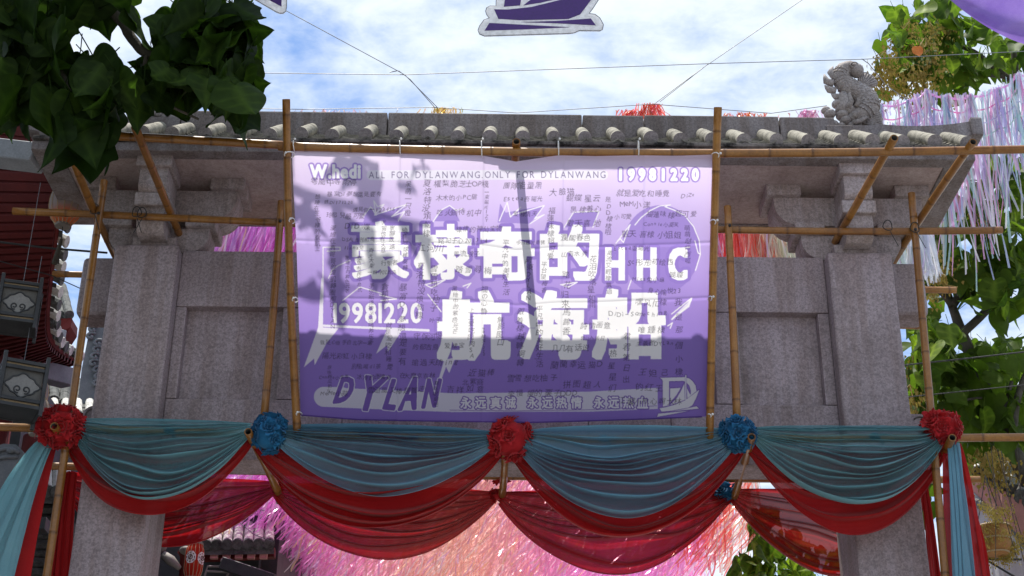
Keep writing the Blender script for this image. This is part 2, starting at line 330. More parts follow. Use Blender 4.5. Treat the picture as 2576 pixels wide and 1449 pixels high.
for ci, cx in enumerate((LC+.035, RC-.01)):
    gbox('plinth_block', (cx-.17, 10.36, ztop+.001), (cx+.17, 10.84, ztop+h0), 'bracket')
    z = ztop+h0
    gp('cross_arm', arm(cx-.40, cx+.40, 10.47, 10.73, ztop+.02, z+h1*.55, .17, 0), M['bracket'])
    gp('front_arm', arm(cx-.105, cx+.105, 10.16, 10.45, ztop+.05, z+h1*.62, .10, 1), M['bracket'])
    gbox('bearing_block', (cx-.135, 10.12, z+h1*.62+.001), (cx+.135, 10.42, z+h1+.02), 'bracket', .012)
    for s in (-1, 1): gbox('bearing_block', (cx+s*.33-.12, 10.42, z+h1*.55+.001), (cx+s*.33+.12, 10.78, z+h1*.55+.10), 'bracket', .012)
    z2 = z+h1*.55+.101
    gp('cross_arm', arm(cx-.60, cx+.60, 10.45, 10.75, z2-.02, zs-.10, .2, 0), M['bracket'])
    gp('front_arm', arm(cx-.11, cx+.11, 10.09, 10.43, z+h1+.021, zs-.105, .06, 1), M['bracket'])
    gbox('bearing_block', (cx-.14, 10.05, zs-.104), (cx+.14, 10.42, zs+.002), 'bracket', .012)
    for s in (-1, 1): gbox('bearing_block', (cx+s*.52-.14, 10.40, zs-.099), (cx+s*.52+.14, 10.80, zs+.002), 'bracket', .012)
# ------------------------------------------------------------------ soffit and roof
XE0, XE1 = P(112, 395, YE0).x-.12, P(2452, 383, YE0).x; print('eave x', XE0, XE1)
gbox('soffit_slab', (XE0+.22, YE0+.13, zs), (XE1-.22, YE1-.13, zs+.06), 'plaster', 0)
for nm, a, b in (('eave_rim', (XE0, YE0, zs-.012), (XE1, YE0+.13, zs+.07)), ('eave_rim', (XE0, YE1-.13, zs-.012), (XE1, YE1, zs+.07)),
                 ('verge_rim', (XE0, YE0+.131, zs-.012), (XE0+.22, YE1-.131, zs+.07)), ('verge_rim', (XE1-.22, YE0+.131, zs-.012), (XE1, YE1-.131, zs+.07))):
    gbox(nm, a, b, 'granite_ridge', .01)
zt = P(1316, 345, YE0).z                                     # centre of the round tile ends
YR = 10.50; zr_b = P(1316, 326, YR).z; zr_t = P(1316, 286, YR).z; print('tile', zt, 'ridge', zr_b, zr_t)
gbox('drip_board', (XE0+.01, YE0-.030, zs+.071), (XE1-.01, YE0+.10, zt-.050), 'eave', .006)
gbox('tile_bed', (XE0+.015, YE0+.03, zt-.049), (XE1-.015, YE0+.099, zt-.008), 'eave', .004)
# roof deck under the tiles (both slopes)
YM = (YE0+YE1)/2; deck = MB()
deck.prism([(XE0+.03, YE0+.11, zs+.072), (XE0+.03, YE0+.11, zt-.03), (XE0+.03, YM, zr_b-.03), (XE0+.03, YE1-.11, zt-.03), (XE0+.03, YE1-.11, zs+.072)], (XE1-XE0-.06, 0, 0))
gp('roof_deck', deck.mesh('roof_deck'), M['eave'])
def capmesh(r=.057):
    mb = MB(); y0, z0 = YE0+.004, zt; y1, z1 = YR+.02, zr_b-.018; n = 16; segs = 4; vs = []; L = Vector((0, y1-y0, z1-z0)); d = L.normalized(); up = d.cross(Vector((1, 0, 0)))*-1
    if up.z < 0: up = -up
    rows = []
    for sgm in range(segs):
        for t, rr in ((sgm/segs, r), ((sgm+.94)/segs, r*.93)): rows.append((t, rr))
    for t, rr in rows:
        for k in range(n):
            a = 2*math.pi*k/n; vs.append(Vector((0, y0, z0)) + L*t + Vector((1, 0, 0))*rr*math.cos(a) + up*rr*math.sin(a))
    fs = [(i*n+k, i*n+(k+1) % n, (i+1)*n+(k+1) % n, (i+1)*n+k) for i in range(len(rows)-1) for k in range(n)]
    mb.add(vs, fs); mb.add(vs[:n], [tuple(range(n))], 1); me = mb.mesh('round_tile', True); me.materials.append(M['tile']); me.materials.append(M['tile_end'])
    for p in me.polygons: p.use_smooth = len(p.vertices) == 4
    me.transform(gate_inv); return me
def panmesh(sp):
    mb = MB(); y0, z0 = YE0+.012, zt-.004; y1, z1 = YR, zr_b-.02; L = Vector((0, y1-y0, z1-z0)); W = sp*.5
    for j in range(7):
        for (ta, tb, off) in ((j/7, (j+1.35)/7, .011),):
            vs = []; n = 8
            for t, o in ((ta, .022), (tb, 0.0)):
                for k in range(n+1):
                    u = -1+2*k/n; vs.append(Vector((0, y0, z0))+L*t+Vector((u*W, 0, o-.062+.055*u*u)))
                for k in range(n+1):
                    u = -1+2*k/n; vs.append(Vector((0, y0, z0))+L*t+Vector((u*W, 0, o-.079+.055*u*u)))
            m = n+1; fs = []
            for k in range(n):
                fs.append((k, k+1, 2*m+k+1, 2*m+k)); fs.append((k, m+k, m+k+1, k+1))
            mb.add(vs, fs)
    me = mb.mesh('pan_tile'); me.transform(gate_inv); me.materials.append(M['pan']); return me
x0t = P(916, 345, YE0).x; sp = (P(2430, 345, YE0).x - x0t)/19; print('tile spacing', sp)
cm, pm = capmesh(), panmesh(sp)
k = -11
while x0t+k*sp < XE1-.02:
    x = x0t+k*sp
    if x > XE0+.04:
        o = put('round_tile', cm, None, gate); o.location = (x+random.uniform(-.012, .012), random.uniform(-.005, .012), random.uniform(-.004, .008)); q_ = random.uniform(.94, 1.05); o.scale = (q_, 1, 1); o.rotation_euler = (0, 0, random.uniform(-.01, .01))
        o = put('round_tile', cm, None, gate); o.location = (x, 0, 0); o.rotation_euler = (0, 0, math.pi); o.location = (x, 2*(YM-10.6), 0)
        if x+sp/2 < XE1-.05:
            put('pan_tile', pm, None, gate).location = (x+sp/2, random.uniform(-.01, .01), 0)
            o = put('pan_tile', pm, None, gate); o.rotation_euler = (0, 0, math.pi); o.location = (x+sp/2, 2*(YM-10.6), 0)
    k += 1
# ridge blocks
rb = [P(x, 300, YR).x for x in (455, 640, 975, 1465, 1620, 1960, 2100)]
for i in range(6):
    dz = random.uniform(-.006, .006)
    gbox('ridge_block', (rb[i]+.004, YR+random.uniform(-.004, .004), zr_b-.10), (rb[i+1]-.004, 2*YM-YR, zr_t+dz), 'granite_ridge', .012)
gbox('ridge_block', (XE0+.45, YR, zr_b-.10), (rb[0]-.004, 2*YM-YR, zr_t-.07), 'granite_ridge', .012)
def tail(pl, th0, th1):
    top = []; bot = []; n = 16; pz = [(P(x, y, YR).x, P(x, y, YR).z) for x, y in pl]; (xa, za), (xm, zm), (xb, zb_) = pz
    for k in range(n+1):
        t = k/n; q = (xm-xa)/(xb-xa); c = zm-(za+(zb_-za)*q); z = za+(zb_-za)*t+c*(t*(1-t))/(q*(1-q)); x = xa+(xb-xa)*t
        top.append((x, YR-.02, z)); bot.append((x, YR-.02, z-th0-(th1-th0)*t))
    return MB().prism(top+bot[::-1], (0, 2*(YM-YR)+.04, 0)).mesh('ridge_tail')
xr_ = P(2466, 320, YR).x
gp('ridge_tail', tail(((2200, 314), (2320, 320), (2458, 305)), .09, .14), M['granite_ridge'])
gp('ridge_tail', tail(((350, 304), (220, 310), (75, 292)), .09, .14), M['granite_ridge'])
gbox('ridge_tail_end', (xr_-.09, YR-.04, P(2455, 344, YR).z), (xr_+.012, 2*YM-YR+.04, P(2455, 300, YR).z), 'granite_ridge', .02)
# ------------------------------------------------------------------ carved fish on the ridge
def fish(parent):
    Yf = YM
    def F(cx, cy, dy=0): p = P(2045+cx/5.67, 140.6+cy/5.67, Yf); return Vector((p.x, Yf+dy, p.z))
    U = (F(100, 500)-F(0, 500)).length/100                         # metres per sketch unit
    fi = put('fish_ornament', None); fi.parent = parent; kids = []
    def kid(nm, mb, smooth=True, par=None): me = mb.mesh(nm); me.transform(gate_inv); o = put(nm, me, M['stone'], par or fi, smooth=smooth); kids.append(o); return o
    path = [(600, 215), (520, 190), (440, 205), (395, 290), (430, 380), (530, 470), (670, 560), (770, 650), (780, 740), (700, 830), (600, 900), (520, 960)]
    rad = [110, 124, 122, 116, 124, 146, 166, 172, 160, 138, 112, 90]
    pp = []; rr = []
    for i in range(len(path)-1):
        for t in (0, .25, .5, .75):
            pp.append(F(path[i][0]+(path[i+1][0]-path[i][0])*t, path[i][1]+(path[i+1][1]-path[i][1])*t)); rr.append(U*(rad[i]+(rad[i+1]-rad[i])*t))
    body = kid('fish_body', MB().tube(pp, rr, 20))
    mb = MB()
    for i in range(9, 36, 2):                                         # overlapping scales on both faces
        t = (pp[i+1]-pp[i-1]).normalized(); a = t.cross(Vector((0, 1, 0))).normalized()
        for ai in range(-4, 5):
            for sgn in (-1, 1):
                ang = ai*.33 + (.165 if (i//2) % 2 else 0); c = pp[i] + a*math.sin(ang)*rr[i]*1.0 + Vector((0, sgn*math.cos(ang)*rr[i]*1.0, 0)); nrm = (c-pp[i]).normalized(); s_ = rr[i]*.27
                b = t.cross(nrm).normalized(); vs = [c+nrm*.001 - t*0.2*s_]; 
                for q in range(9):
                    th = -math.pi/2+math.pi*q/8; vs.append(c + nrm*.0052 + t*(math.cos(th)*s_*1.15) + b*(math.sin(th)*s_))
                for q in range(9):
                    th = -math.pi/2+math.pi*q/8; vs.append(c - nrm*.006 + t*(math.cos(th)*s_*1.15) + b*(math.sin(th)*s_))
                mb.add(vs, [(0, q+1, q+2) for q in range(8)]+[(q+1, q+10, q+11, q+2) for q in range(8)])
    kid('scales', mb, False, body)['kind'] = 'stuff'
    head = kid('fish_head', MB().ball(F(610, 240, -.03), (U*105, U*105, U*110), 18, 12))
    e = MB()
    for sgn in (-1, 1):
        e.ball(F(560, 205, sgn*U*105-.02), (U*32, U*16, U*24), 12, 8); e.tube([F(560+55*math.cos(t), 205-38*math.sin(t), sgn*U*102-.02) for t in np.linspace(0, 6.28, 16)], U*9, 6)
        e.tube([F(450+25*math.sin(3*t), 220+t*120, sgn*U*95) for t in np.linspace(0, 1, 8)], U*20, 7)
        for q in range(4): e.tube([F(625, 240, sgn*U*106-.02), F(625+75*math.cos(q*1.3-.6), 250+70*math.sin(q*1.3-.6), sgn*U*86-.02)], U*6, 5)
    kid('face_relief', e, True, head)
    def fan(nm, base, a0, a1, L, n=8, th=30):
        mb = MB(); rim = [F(base[0]+L*math.cos(a0+(a1-a0)*k/n)*(1+.05*(k % 2)), base[1]-L*math.sin(a0+(a1-a0)*k/n)*(1+.05*(k % 2)), -U*th) for k in range(n+1)]
        mb.prism([F(base[0], base[1], -U*th)]+rim, (0, U*th*2, 0)); f_ = kid(nm, mb, False); rr_ = MB()
        for sgn in (-1, 1):
            for k in range(n): 
                a = a0+(a1-a0)*(k+.5)/n; rr_.tube([F(base[0]+L*.2*math.cos(a), base[1]-L*.2*math.sin(a), sgn*U*th), F(base[0]+L*.6*math.cos(a+.08), base[1]-L*.6*math.sin(a+.08), sgn*U*(th+8)), F(base[0]+L*.95*math.cos(a), base[1]-L*.95*math.sin(a), sgn*U*th)], [U*10, U*14, U*11], 6)
        kid('fin_rays', rr_, True, f_)
    fan('side_fin', (680, 500), .35, 1.75, 255); fan('tail_fin', (700, 960), -.5, .62, 285, 9)
    for (a, b, c_, r_) in (((330, 330), (250, 230), (285, 150), 52), ((300, 400), (190, 360), (160, 260), 55), ((330, 500), (230, 480), (165, 420), 55), ((400, 590), (320, 580), (260, 540), 50)):
        kid('back_fin', MB().tube([F(*a), F((a[0]+b[0])/2, (a[1]+b[1])/2), F(*b), F((b[0]+c_[0])/2, (b[1]+c_[1])/2), F(*c_)], [U*r_*.9, U*r_, U*r_*.95, U*r_*.6, U*8], 10, True, 0, 1.0))
    base = MB()
    for (cx, cy, r_) in ((345, 690, 78), (185, 780, 68), (240, 830, 85), (420, 850, 95), (470, 930, 90), (290, 985, 80), (400, 1010, 70), (560, 1000, 75), (180, 930, 55), (640, 990, 60), (520, 790, 105), (600, 870, 105)):
        base.ball(F(cx, cy), (U*r_, U*r_*1.1, U*r_*.8), 14, 10)
    for (pts_) in (((480, 800), (530, 700), (500, 600), (540, 545)), ((600, 780), (640, 690), (610, 620), (660, 580)), ((560, 930), (640, 850), (700, 800), (770, 760)), ((560, 1010), (660, 980), (740, 930), (780, 950))):
        for sgn in (-1, 1): base.tube([F(x_, y_, sgn*U*95) for x_, y_ in pts_], [U*44, U*38, U*26, U*10], 9)
    base.tube([F(430, 540), F(455, 620), F(440, 720), F(400, 820)], [U*70, U*100, U*110, U*90], 14)
    kid('wave_base', base)
    return fi, kids
gbox('fish_plinth', (P(2080, 330, YR).x, YR-.03, zr_b-.12), (P(2212, 330, YR).x, 2*YM-YR+.03, P(2150, 319, YR).z), 'granite_ridge', .01)
fi, kids = fish(gate)
# the twin at the other end of the ridge, mirrored
mid = (P(2150, 200, YR).x + P(400, 200, YR).x)/2
f2 = fi.copy(); COL.objects.link(f2); f2.parent = gate
mp_ = {}
for o in kids:
    c = o.copy(); COL.objects.link(c); c.parent = f2 if o.parent == fi else mp_[o.parent]; mp_[o] = c
f2.scale = (-1, 1, 1); f2.location.x = 2*mid
# ================================================================== bamboo frame
frame = thing('bamboo_frame', 'lashed bamboo pole scaffold standing in front of and around the gateway', 'scaffold')
def pole(a, b, r=.0285, hollow=True, par=None):
    a, b = Vector(a), Vector(b); L = (b-a).length; d = (b-a)/L; n = 12; st = [(0, 1, 0)]; s = random.uniform(.08, .25)
    while s < L-.05:
        st += [(s-.016, 1, 0), (s-.005, 1.07, .7), (s, 1.0, 1), (s+.006, 1.055, .5), (s+.02, 1, 0)]; s += random.uniform(.26, .40)
    st.append((L, 1, 0)); st.sort(); up = Vector((0, 0, 1)) if abs(d.z) < .9 else Vector((0, 1, 0)); u = d.cross(up).normalized(); v = u.cross(d)
    bow = random.uniform(-.008, .008)*L; bw2 = random.uniform(-.006, .006)*L; tap = random.uniform(-.06, .06)
    vs = []; al = []; 
    def ringp(s_, rr):
        t = s_/L; c = a+d*s_+v*(bow*math.sin(math.pi*t))+u*(bw2*math.sin(math.pi*t)); return [c+u*(rr*math.cos(2*math.pi*k/n))+v*(rr*math.sin(2*math.pi*k/n)) for k in range(n)]
    rows = [(.18, .62, 1), (0, .74, .3), (0, 1, .2)] + st + [(L, .74, .3), (L-.18, .62, 1)]
    for s_, k_, q in rows: vs += ringp(max(0, min(L, s_)), r*k_*(1+tap*(s_/L-.5))); al += [q]*n
    fs = [(i*n+k, i*n+(k+1) % n, (i+1)*n+(k+1) % n, (i+1)*n+k) for i in range(len(rows)-1) for k in range(n)] + [tuple(range(n)), tuple((len(rows)-1)*n+k for k in range(n))]
    mb_ = MB().add(vs, fs); nr = len(rows); inner = {0, nr-2}; mb_.mi = [1 if (q//n in inner and q < (nr-1)*n) or q >= (nr-1)*n else 0 for q in range(len(fs))]; me = mb_.mesh('pole', False); at = me.attributes.new('along', 'FLOAT', 'POINT'); at.data.foreach_set('value', al)
    return put('pole', me, [M['bamboo'], M['cable']], par or frame, smooth=True)  # black second slot paints the shade inside the hollow ends
YF, YK, YT = 10.12, 11.28, 9.1
zrod = 7.33
def at(x, y, Y): return P(x, y, Y)
pole(at(-60, 1072, YF), at(2640, 1099, YF), .030); pole(at(45, 1170, YK), at(2465, 1207, YK), .030)          # lower rails
for (a, b, down) in (((262, 455), (175, 1030), 1), ((708, 507), (664, 1052), 0), ((1830, 520), (1854, 1058), 0), ((2293, 487), (2340, 1030), 1)):
    A, B = at(*a, YF-.055), at(*b, YF-.055); d = (B-A)
    pole(A, A+d*(A.z/(A.z-B.z)) if down else B+d*.05, .029)
pole(at(33, 531, YF+.01), at(760, 564, YF+.01), .028); pole(at(1780, 577, YF+.01), at(2521, 579, YF+.01), .028)   # mid rails
pole(at(255, 340, YT), at(745, 367, YT), .031); pole(at(700, 368, YT-.005), at(2660, 374, YT-.005), .031)         # top rail, two lengths
zT = at(1288, 374, YT).z; YB_, zB = YF-.07, at(1288, 1085, YF-.07).z
def lean(x, y, off=0):                                        # point on the leaning plane of the banner frame
    d = ray(x, y); n = Vector((0, zT-zB, YB_-YT)).normalized(); q = Vector((0, YT, zT))+n*off
    return CAM + d*(((q-CAM).dot(n))/d.dot(n))
print('lean', YT, zT, YB_, zB)
pole(lean(720, 250, -.06), lean(749, 1112, -.06), .029); pole(lean(1806, 270, -.06), lean(1785, 1120, -.06), .029)
def rod(x0, y0, x1, y1, z, Yend, r=.029):
    A = PZ(x0, y0, z); B = PZ(x1, y1, z); d = (B-A)/(B.y-A.y); return pole(A, A+d*(Yend-A.y), r)
for (x0, y0, x1, y1) in ((150, 322, 287, 628), (340, 320, 470, 630), (1299, 356, 1292, 700), (2250, 347, 2085, 632), (2448, 357, 2252, 660)): rod(x0, y0, x1, y1, zrod, 11.5)
for (x0, y0, x1, y1) in ((136, 1072, 215, 1200), (624, 1086, 690, 1220), (1272, 1101, 1263, 1245), (1891, 1099, 1843, 1266), (2396, 1101, 2350, 1180)): rod(x0, y0, x1, y1, at(1272, 1101, YF-.14).z, 11.36 if x0 in (624, 1272, 1891) else 11.2)
pole(at(133, 689, 11.34), at(2405, 730, 11.34), .028); pole(at(226, 801, 11.30), at(2320, 821, 11.30), .028)
pole(at(703, 1266, 11.36), at(716, 700, 11.36)); pole(at(1803, 1263, 11.36), at(1790, 700, 11.36))
for (x, y, Y, s) in ((345, 538, YF-.03, 1), (358, 540, YF-.03, -1), (2232, 572, YF-.03, 1), (240, 531, YF-.06, 1), (2300, 577, YF-.06, 1)):   # bits of lashing wire
    c = at(x, y, Y); mb = MB(); mb.tube([c+Vector((.035*math.sin(t*s), -.005-.03*abs(math.cos(t)), .045*math.cos(t))) for t in np.linspace(0, 7.5, 26)], .004, 5)
    mb.tube([c+Vector((.01+.05*t*s, -.03, -.05-.13*t)) for t in np.linspace(0, 1, 6)], .003, 5); put('lashing', mb.mesh('lashing'), M['cable'], frame)
for (x, y, Y) in ((248, 536, YF-.09), (705, 556, YF-.09), (1836, 567, YF-.09), (2303, 577, YF-.09)):
    c = at(x, y, Y); put('bolt', MB().ball(c, (.013, .012, .013), 8, 6).mesh('bolt'), M['iron'], frame)
# ================================================================== printed and signed banner
HW = [  # handwriting: text, x, y (start, middle of the line), length, v = vertical
 ('雩風中等雨停',781,457,117,0),('暴富Di夢想還是要有',822,488,137,0),('婧Di171220',815,509,73,0),('遇見你一1234567',884,527,120,0),('玲那兒最可愛',818,542,99,0),
 ('想睡在王爷棣的腹肌上',797,486,148,1),('漢維在再哥哥的腹肌轉圈圈DYLAN',836,567,260,1),('DiDi蝶',866,570,69,0),('DSAi彤彤紅鳥',859,603,86,0),('linna兒',862,624,52,0),
 ('黑暗中的紫色光芒',873,643,94,1),('章魚市民冰島式',903,643,92,1),('宇宙也有天意',963,553,83,1),('寧靜致遠',985,565,62,1),('繞着地球棒啊轉',1018,572,108,1),('齊天大聖',933,622,53,1),
 ('行聖者',957,663,45,0),('一顆不沉的蒜',926,685,71,0),('呆萌一只橙',1026,453,93,1),('夏洛特没煩恼棣',1074,451,145,1),('權梨脆芝士Op棧',1093,463,138,0),('木木的小PC猫',1095,497,105,0),
 ('吃火鍋待机中',1095,535,114,0),('一束陽光IZY',1224,477,83,1),('棣棣的神仙宝物',1145,576,119,0),('銘記于心201314',1102,605,124,0),('江河川',1050,624,66,0),('風流浪子',1141,639,66,0),('踏雪尋梅',1141,679,97,0),
 ('夏洛特没煩恼棣',1057,660,143,1),('雪雪想吃柚子',1093,665,120,1),('叶子',1078,806,32,0),('暴富Di夢想還是要有',1013,713,204,1),('手张紙滴被子也喝养乐多',933,711,156,1),('貪嗔痴',968,711,55,1),
 ('就是爱吃和睡覺',977,809,119,1),('黑暗中的紫色光芒',1144,719,121,1),('上上爱吃肉肉SA',1185,772,129,1),('福の心静',1218,719,71,1),('98棣宝1220',1216,822,75,1),('無影風口',1257,795,77,1),('守保河堤',1040,847,74,0),
 ('的郁吉鳥',1036,872,67,0),('爱棣宝',1118,868,49,0),('我是心原手自北字一遍',805,862,132,0),('陽光彩虹小白棣',808,895,127,0),('瑜過天晴ing',1033,912,119,0),('原味西瓜奶水',828,918,70,1),('别偷喝di茶',882,922,78,0),
 ('Connie小奈菁',801,949,75,0),('冰冷的图書室',896,948,89,0),('在大摩京吉林',1001,944,93,0),('MeMe小蒜',806,990,69,0),('雪這風又棒趕飄走',923,981,144,0),('期雨呢阿吧',1096,957,66,1),('吉祥如意',1120,978,98,0),
 ('近猫棒',1175,937,69,0),('北紫商',1162,960,55,0),('團隊能量黑',1262,467,100,0),('Estea吾陽光',1265,501,100,0),('大臉猫',1379,482,66,0),('蝴蝶星云',1419,498,92,0),('黑棣養心',1434,527,78,0),('歡天喜地',1424,562,85,0),
 ('爱棣情天',1291,539,60,0),('是DD棣棣啦',1529,496,96,1),('就是爱吃和睡覺',1549,486,134,0),('DiZv',1712,493,38,0),('MeM小漾',1558,514,76,0),('小可愛',1545,546,45,0),('福蓮味棣超可爱',1622,539,130,0),('Connie小莫芙',1619,565,88,0),
 ('觀天喜棣小姐姐',1560,589,155,0),('萌萌哒师西呱',1729,565,100,1),('Estea耍陽光',1541,624,93,0),('Sc彤彤初绘西',1574,660,122,0),('蝴蝶',1682,690,36,0),('風流又輕棣飄過',1531,627,113,1),('福蓮味棣超可爱',1385,520,135,1),
 ('今日随时撸猪',1295,610,76,0),('瀾閣春色',1410,598,76,0),('山青水秀',1410,639,67,0),('花泪吹落星如雨',1490,641,136,1),('踏花归来馬蹄香',1423,680,165,1),('阿東DYLAN',1329,646,110,1),('平凡中的美好生活',1272,600,143,1),
 ('平台望梅香',1367,658,77,1),('Miss兔小龜',1589,703,83,0),('身心愉悦23',1629,733,85,0),('嘿风忙棣',1596,761,83,0),('DiDi_Something',1531,790,148,0),('詩情画意',1457,819,79,0),('雲山入画目',1457,850,63,0),('几几有话说',1385,875,98,0),
 ('唯鍾棣',1600,830,74,0),('主義者DYLan',1598,864,97,0),('我是那個小棣',1708,743,211,1),('君君第日出',1576,832,135,1),('热星星们',1539,877,113,1),('跟着棣球轉啊轉',1308,772,150,1),('平凡中的美好生活',1356,766,159,1),
 ('蘭蘭幸运猫D',1381,917,131,0),('雪雪想吃柚子',1272,951,130,0),('拼图超人',1414,967,100,0),('李慢慢的栗子DDD',1272,989,180,0),('王妲己',1602,936,82,0),('的红王',1597,975,71,0),('江馨小秋心啊大林',1552,1010,164,0)]
TITLE = [('豪',883,556,1029,702,3.2),('棣',1041,563,1187,704,4.6),('奇',1201,570,1345,706,5.8),('的',1358,565,1507,706,6.0),('航',1099,730,1285,908,6.8),('海',1302,730,1482,905,6.4),('船',1489,726,1675,905,6.8)]
chars = sorted(set(''.join(h[0] for h in HW)+''.join(t[0] for t in TITLE)+'HCW.hediALFORDYNWG0123456789永远真诚热情血'))
cu = bpy.data.curves.new('glyphs', 'FONT'); cu.body = '\n'.join(chars); cu.space_line = 2.0; cu.size = 1.0; cu.resolution_u = 3; cu.dimensions = '2D'; cu.fill_mode = 'BOTH'
go = bpy.data.objects.new('glyphs', cu); COL.objects.link(go)
gm = go.to_mesh(); gv = np.zeros(len(gm.vertices)*3); gm.vertices.foreach_get('co', gv); gv = gv.reshape(-1, 3)[:, :2]
gm.calc_loop_triangles(); gt = np.zeros(len(gm.loop_triangles)*3, int); gm.loop_triangles.foreach_get('vertices', gt); gt = gt.reshape(-1, 3)
ys = gv[gt][:, :, 1].mean(1); line = np.round((.35-ys)/2.0).astype(int)
GL = {}
for i, ch in enumerate(chars):
    T = gv[gt[line == i]].copy()
    if len(T) == 0: continue
    T[:, :, 1] += 2.0*i; GL[ch] = T
go.to_mesh_clear(); bpy.data.objects.remove(go); bpy.data.curves.remove(cu)
print('glyphs', len(GL), 'of', len(chars))
CX0, CY0, CS = 720.0, 360.0, 2.5
CWp, CHp = int(1090*CS), int(720*CS)
def cpx(p): return (np.asarray(p, float)-(CX0, CY0))*CS
def new(): return np.zeros((CHp, CWp), bool)
def fill_tris(mask, T):                                           # T: (n,3,2) in canvas pixels
    for a, b, c in T:
        x0, y0 = np.floor(np.minimum(np.minimum(a, b), c)).astype(int); x1, y1 = np.ceil(np.maximum(np.maximum(a, b), c)).astype(int)+1
        x0, y0 = max(x0, 0), max(y0, 0); x1, y1 = min(x1, CWp), min(y1, CHp)
        if x1 <= x0 or y1 <= y0: continue
        X = np.arange(x0, x1)+.5; Yc = (np.arange(y0, y1)+.5)[:, None]
        e0 = (b[0]-a[0])*(Yc-a[1])-(b[1]-a[1])*(X-a[0]); e1 = (c[0]-b[0])*(Yc-b[1])-(c[1]-b[1])*(X-b[0]); e2 = (a[0]-c[0])*(Yc-c[1])-(a[1]-c[1])*(X-c[0])
        mask[y0:y1, x0:x1] |= ((e0 >= -.6) & (e1 >= -.6) & (e2 >= -.6)) | ((e0 <= .6) & (e1 <= .6) & (e2 <= .6))
def fill_poly(mask, pts):
    p = cpx(pts); x0, y0 = np.maximum(np.floor(p.min(0)).astype(int), 0); x1, y1 = np.minimum(np.ceil(p.max(0)).astype(int), (CWp, CHp))
    if x1 <= x0 or y1 <= y0: return
    X = (np.arange(x0, x1)+.5)[None]; Yc = (np.arange(y0, y1)+.5)[:, None]; ins = np.zeros((y1-y0, x1-x0), bool)
    for i in range(len(p)):
        a, b = p[i], p[i-1]
        if a[1] == b[1]: continue
        ins ^= ((a[1] > Yc) != (b[1] > Yc)) & (X < (b[0]-a[0])*(Yc-a[1])/(b[1]-a[1])+a[0])
    mask[y0:y1, x0:x1] |= ins
def stroke(mask, pts, wd):
    p = cpx(pts); r = wd*CS/2
    for a, b in zip(p[:-1], p[1:]):
        x0, y0 = np.maximum(np.floor(np.minimum(a, b)-r).astype(int), 0); x1, y1 = np.minimum(np.ceil(np.maximum(a, b)+r).astype(int), (CWp, CHp))
        if x1 <= x0 or y1 <= y0: continue
        X = (np.arange(x0, x1)+.5)[None]-a[0]; Yc = (np.arange(y0, y1)+.5)[:, None]-a[1]; d = b-a; t = np.clip((X*d[0]+Yc*d[1])/max(d@d, 1e-6), 0, 1)
        mask[y0:y1, x0:x1] |= (X-t*d[0])**2+(Yc-t*d[1])**2 < r*r
def dil(mask, r, rnd=True):
    r = r*CS; n = int(r); out = mask.copy(); ys_, xs_ = np.nonzero(mask)
    if len(ys_) == 0: return out
    a, b, c, d = max(ys_.min()-n-1, 0), ys_.max()+n+2, max(xs_.min()-n-1, 0), xs_.max()+n+2; s = mask[a:b, c:d]; o = s.copy()
    for dy in range(-n, n+1):
        wx = int((r*r-dy*dy)**.5) if rnd else n
        row = s.copy(); k = 1; acc = s.copy(); 
        cs = np.cumsum(np.pad(s.astype(np.int32), ((0, 0), (wx+1, wx))), 1); row = (cs[:, 2*wx+1:]-cs[:, :-(2*wx+1)]) > 0
        if dy >= 0: o[dy:] |= row[:row.shape[0]-dy]
        else: o[:dy] |= row[-dy:]
    out[a:b, c:d] |= o; return out
def glyph_box(mask, ch, x0, y0, x1, y1, shear=0, wob=0, yr=None):
    T = GL.get(ch)
    if T is None: return
    T = T.copy(); lo = T.reshape(-1, 2).min(0); hi = T.reshape(-1, 2).max(0); T = (T-lo)/np.maximum(hi-lo, 1e-3); T[:, :, 1] = 1-T[:, :, 1]
    T[:, :, 0] = T[:, :, 0]*(x1-x0)+x0; T[:, :, 1] = T[:, :, 1]*(y1-y0)+y0; T[:, :, 0] -= shear*(T[:, :, 1]-y1)
    if wob:
        ph = rng.uniform(0, 6.28, 4); s = y1-y0; q = T.copy(); T[:, :, 0] += wob*s*(np.sin(q[:, :, 1]*4/s+ph[0])+.5*np.sin(q[:, :, 1]*9/s+ph[2])); T[:, :, 1] += wob*s*np.sin(q[:, :, 0]*4/s+ph[1])
    fill_tris(mask, cpx(T.reshape(-1, 2)).reshape(-1, 3, 2))
def word(mask, s, x0, ybase, width, height, gap=.12, bold=0, mono=False):
    ws = []
    for ch in s:
        T = GL.get(ch); ws.append(.35 if T is None else (.62 if mono else max(np.ptp(T[:, :, 0]), .06)))
    caps = max(GL[c][:, :, 1].max() for c in s if c in GL); k = width/(sum(ws)+gap*(len(s)-1)); x = x0
    for ch, w_ in zip(s, ws):
        T = GL.get(ch)
        if T is not None:
            lo, hi = T[:, :, 1].min(), T[:, :, 1].max(); gw = np.ptp(T[:, :, 0]); off = (w_-min(gw, w_))/2 if mono else 0
            glyph_box(mask, ch, x+off*k, ybase-hi/caps*height, x+(off+min(gw, w_))*k, ybase-lo/caps*height)
        x += (w_+gap)*k
yy = np.arange(CHp)/CS+CY0
g_y = [370, 430, 520, 640, 760, 860, 1070]; g_c = np.array([(.80,.71,.87),(.74,.63,.86),(.62,.50,.81),(.47,.355,.73),(.37,.26,.66),(.295,.20,.60),(.265,.175,.57)])
img = np.stack([np.interp(yy, g_y, g_c[:, i]) for i in range(3)], -1)[:, None, :].repeat(CWp, 1)
WHT, PUR = np.array((.90, .90, .92)), np.array((.29, .20, .58))
def paint(mask, col, a=1.0): img[mask] = img[mask]*(1-a)+np.asarray(col)*a
deep = new()                                                   # deeper purple bursts behind the title
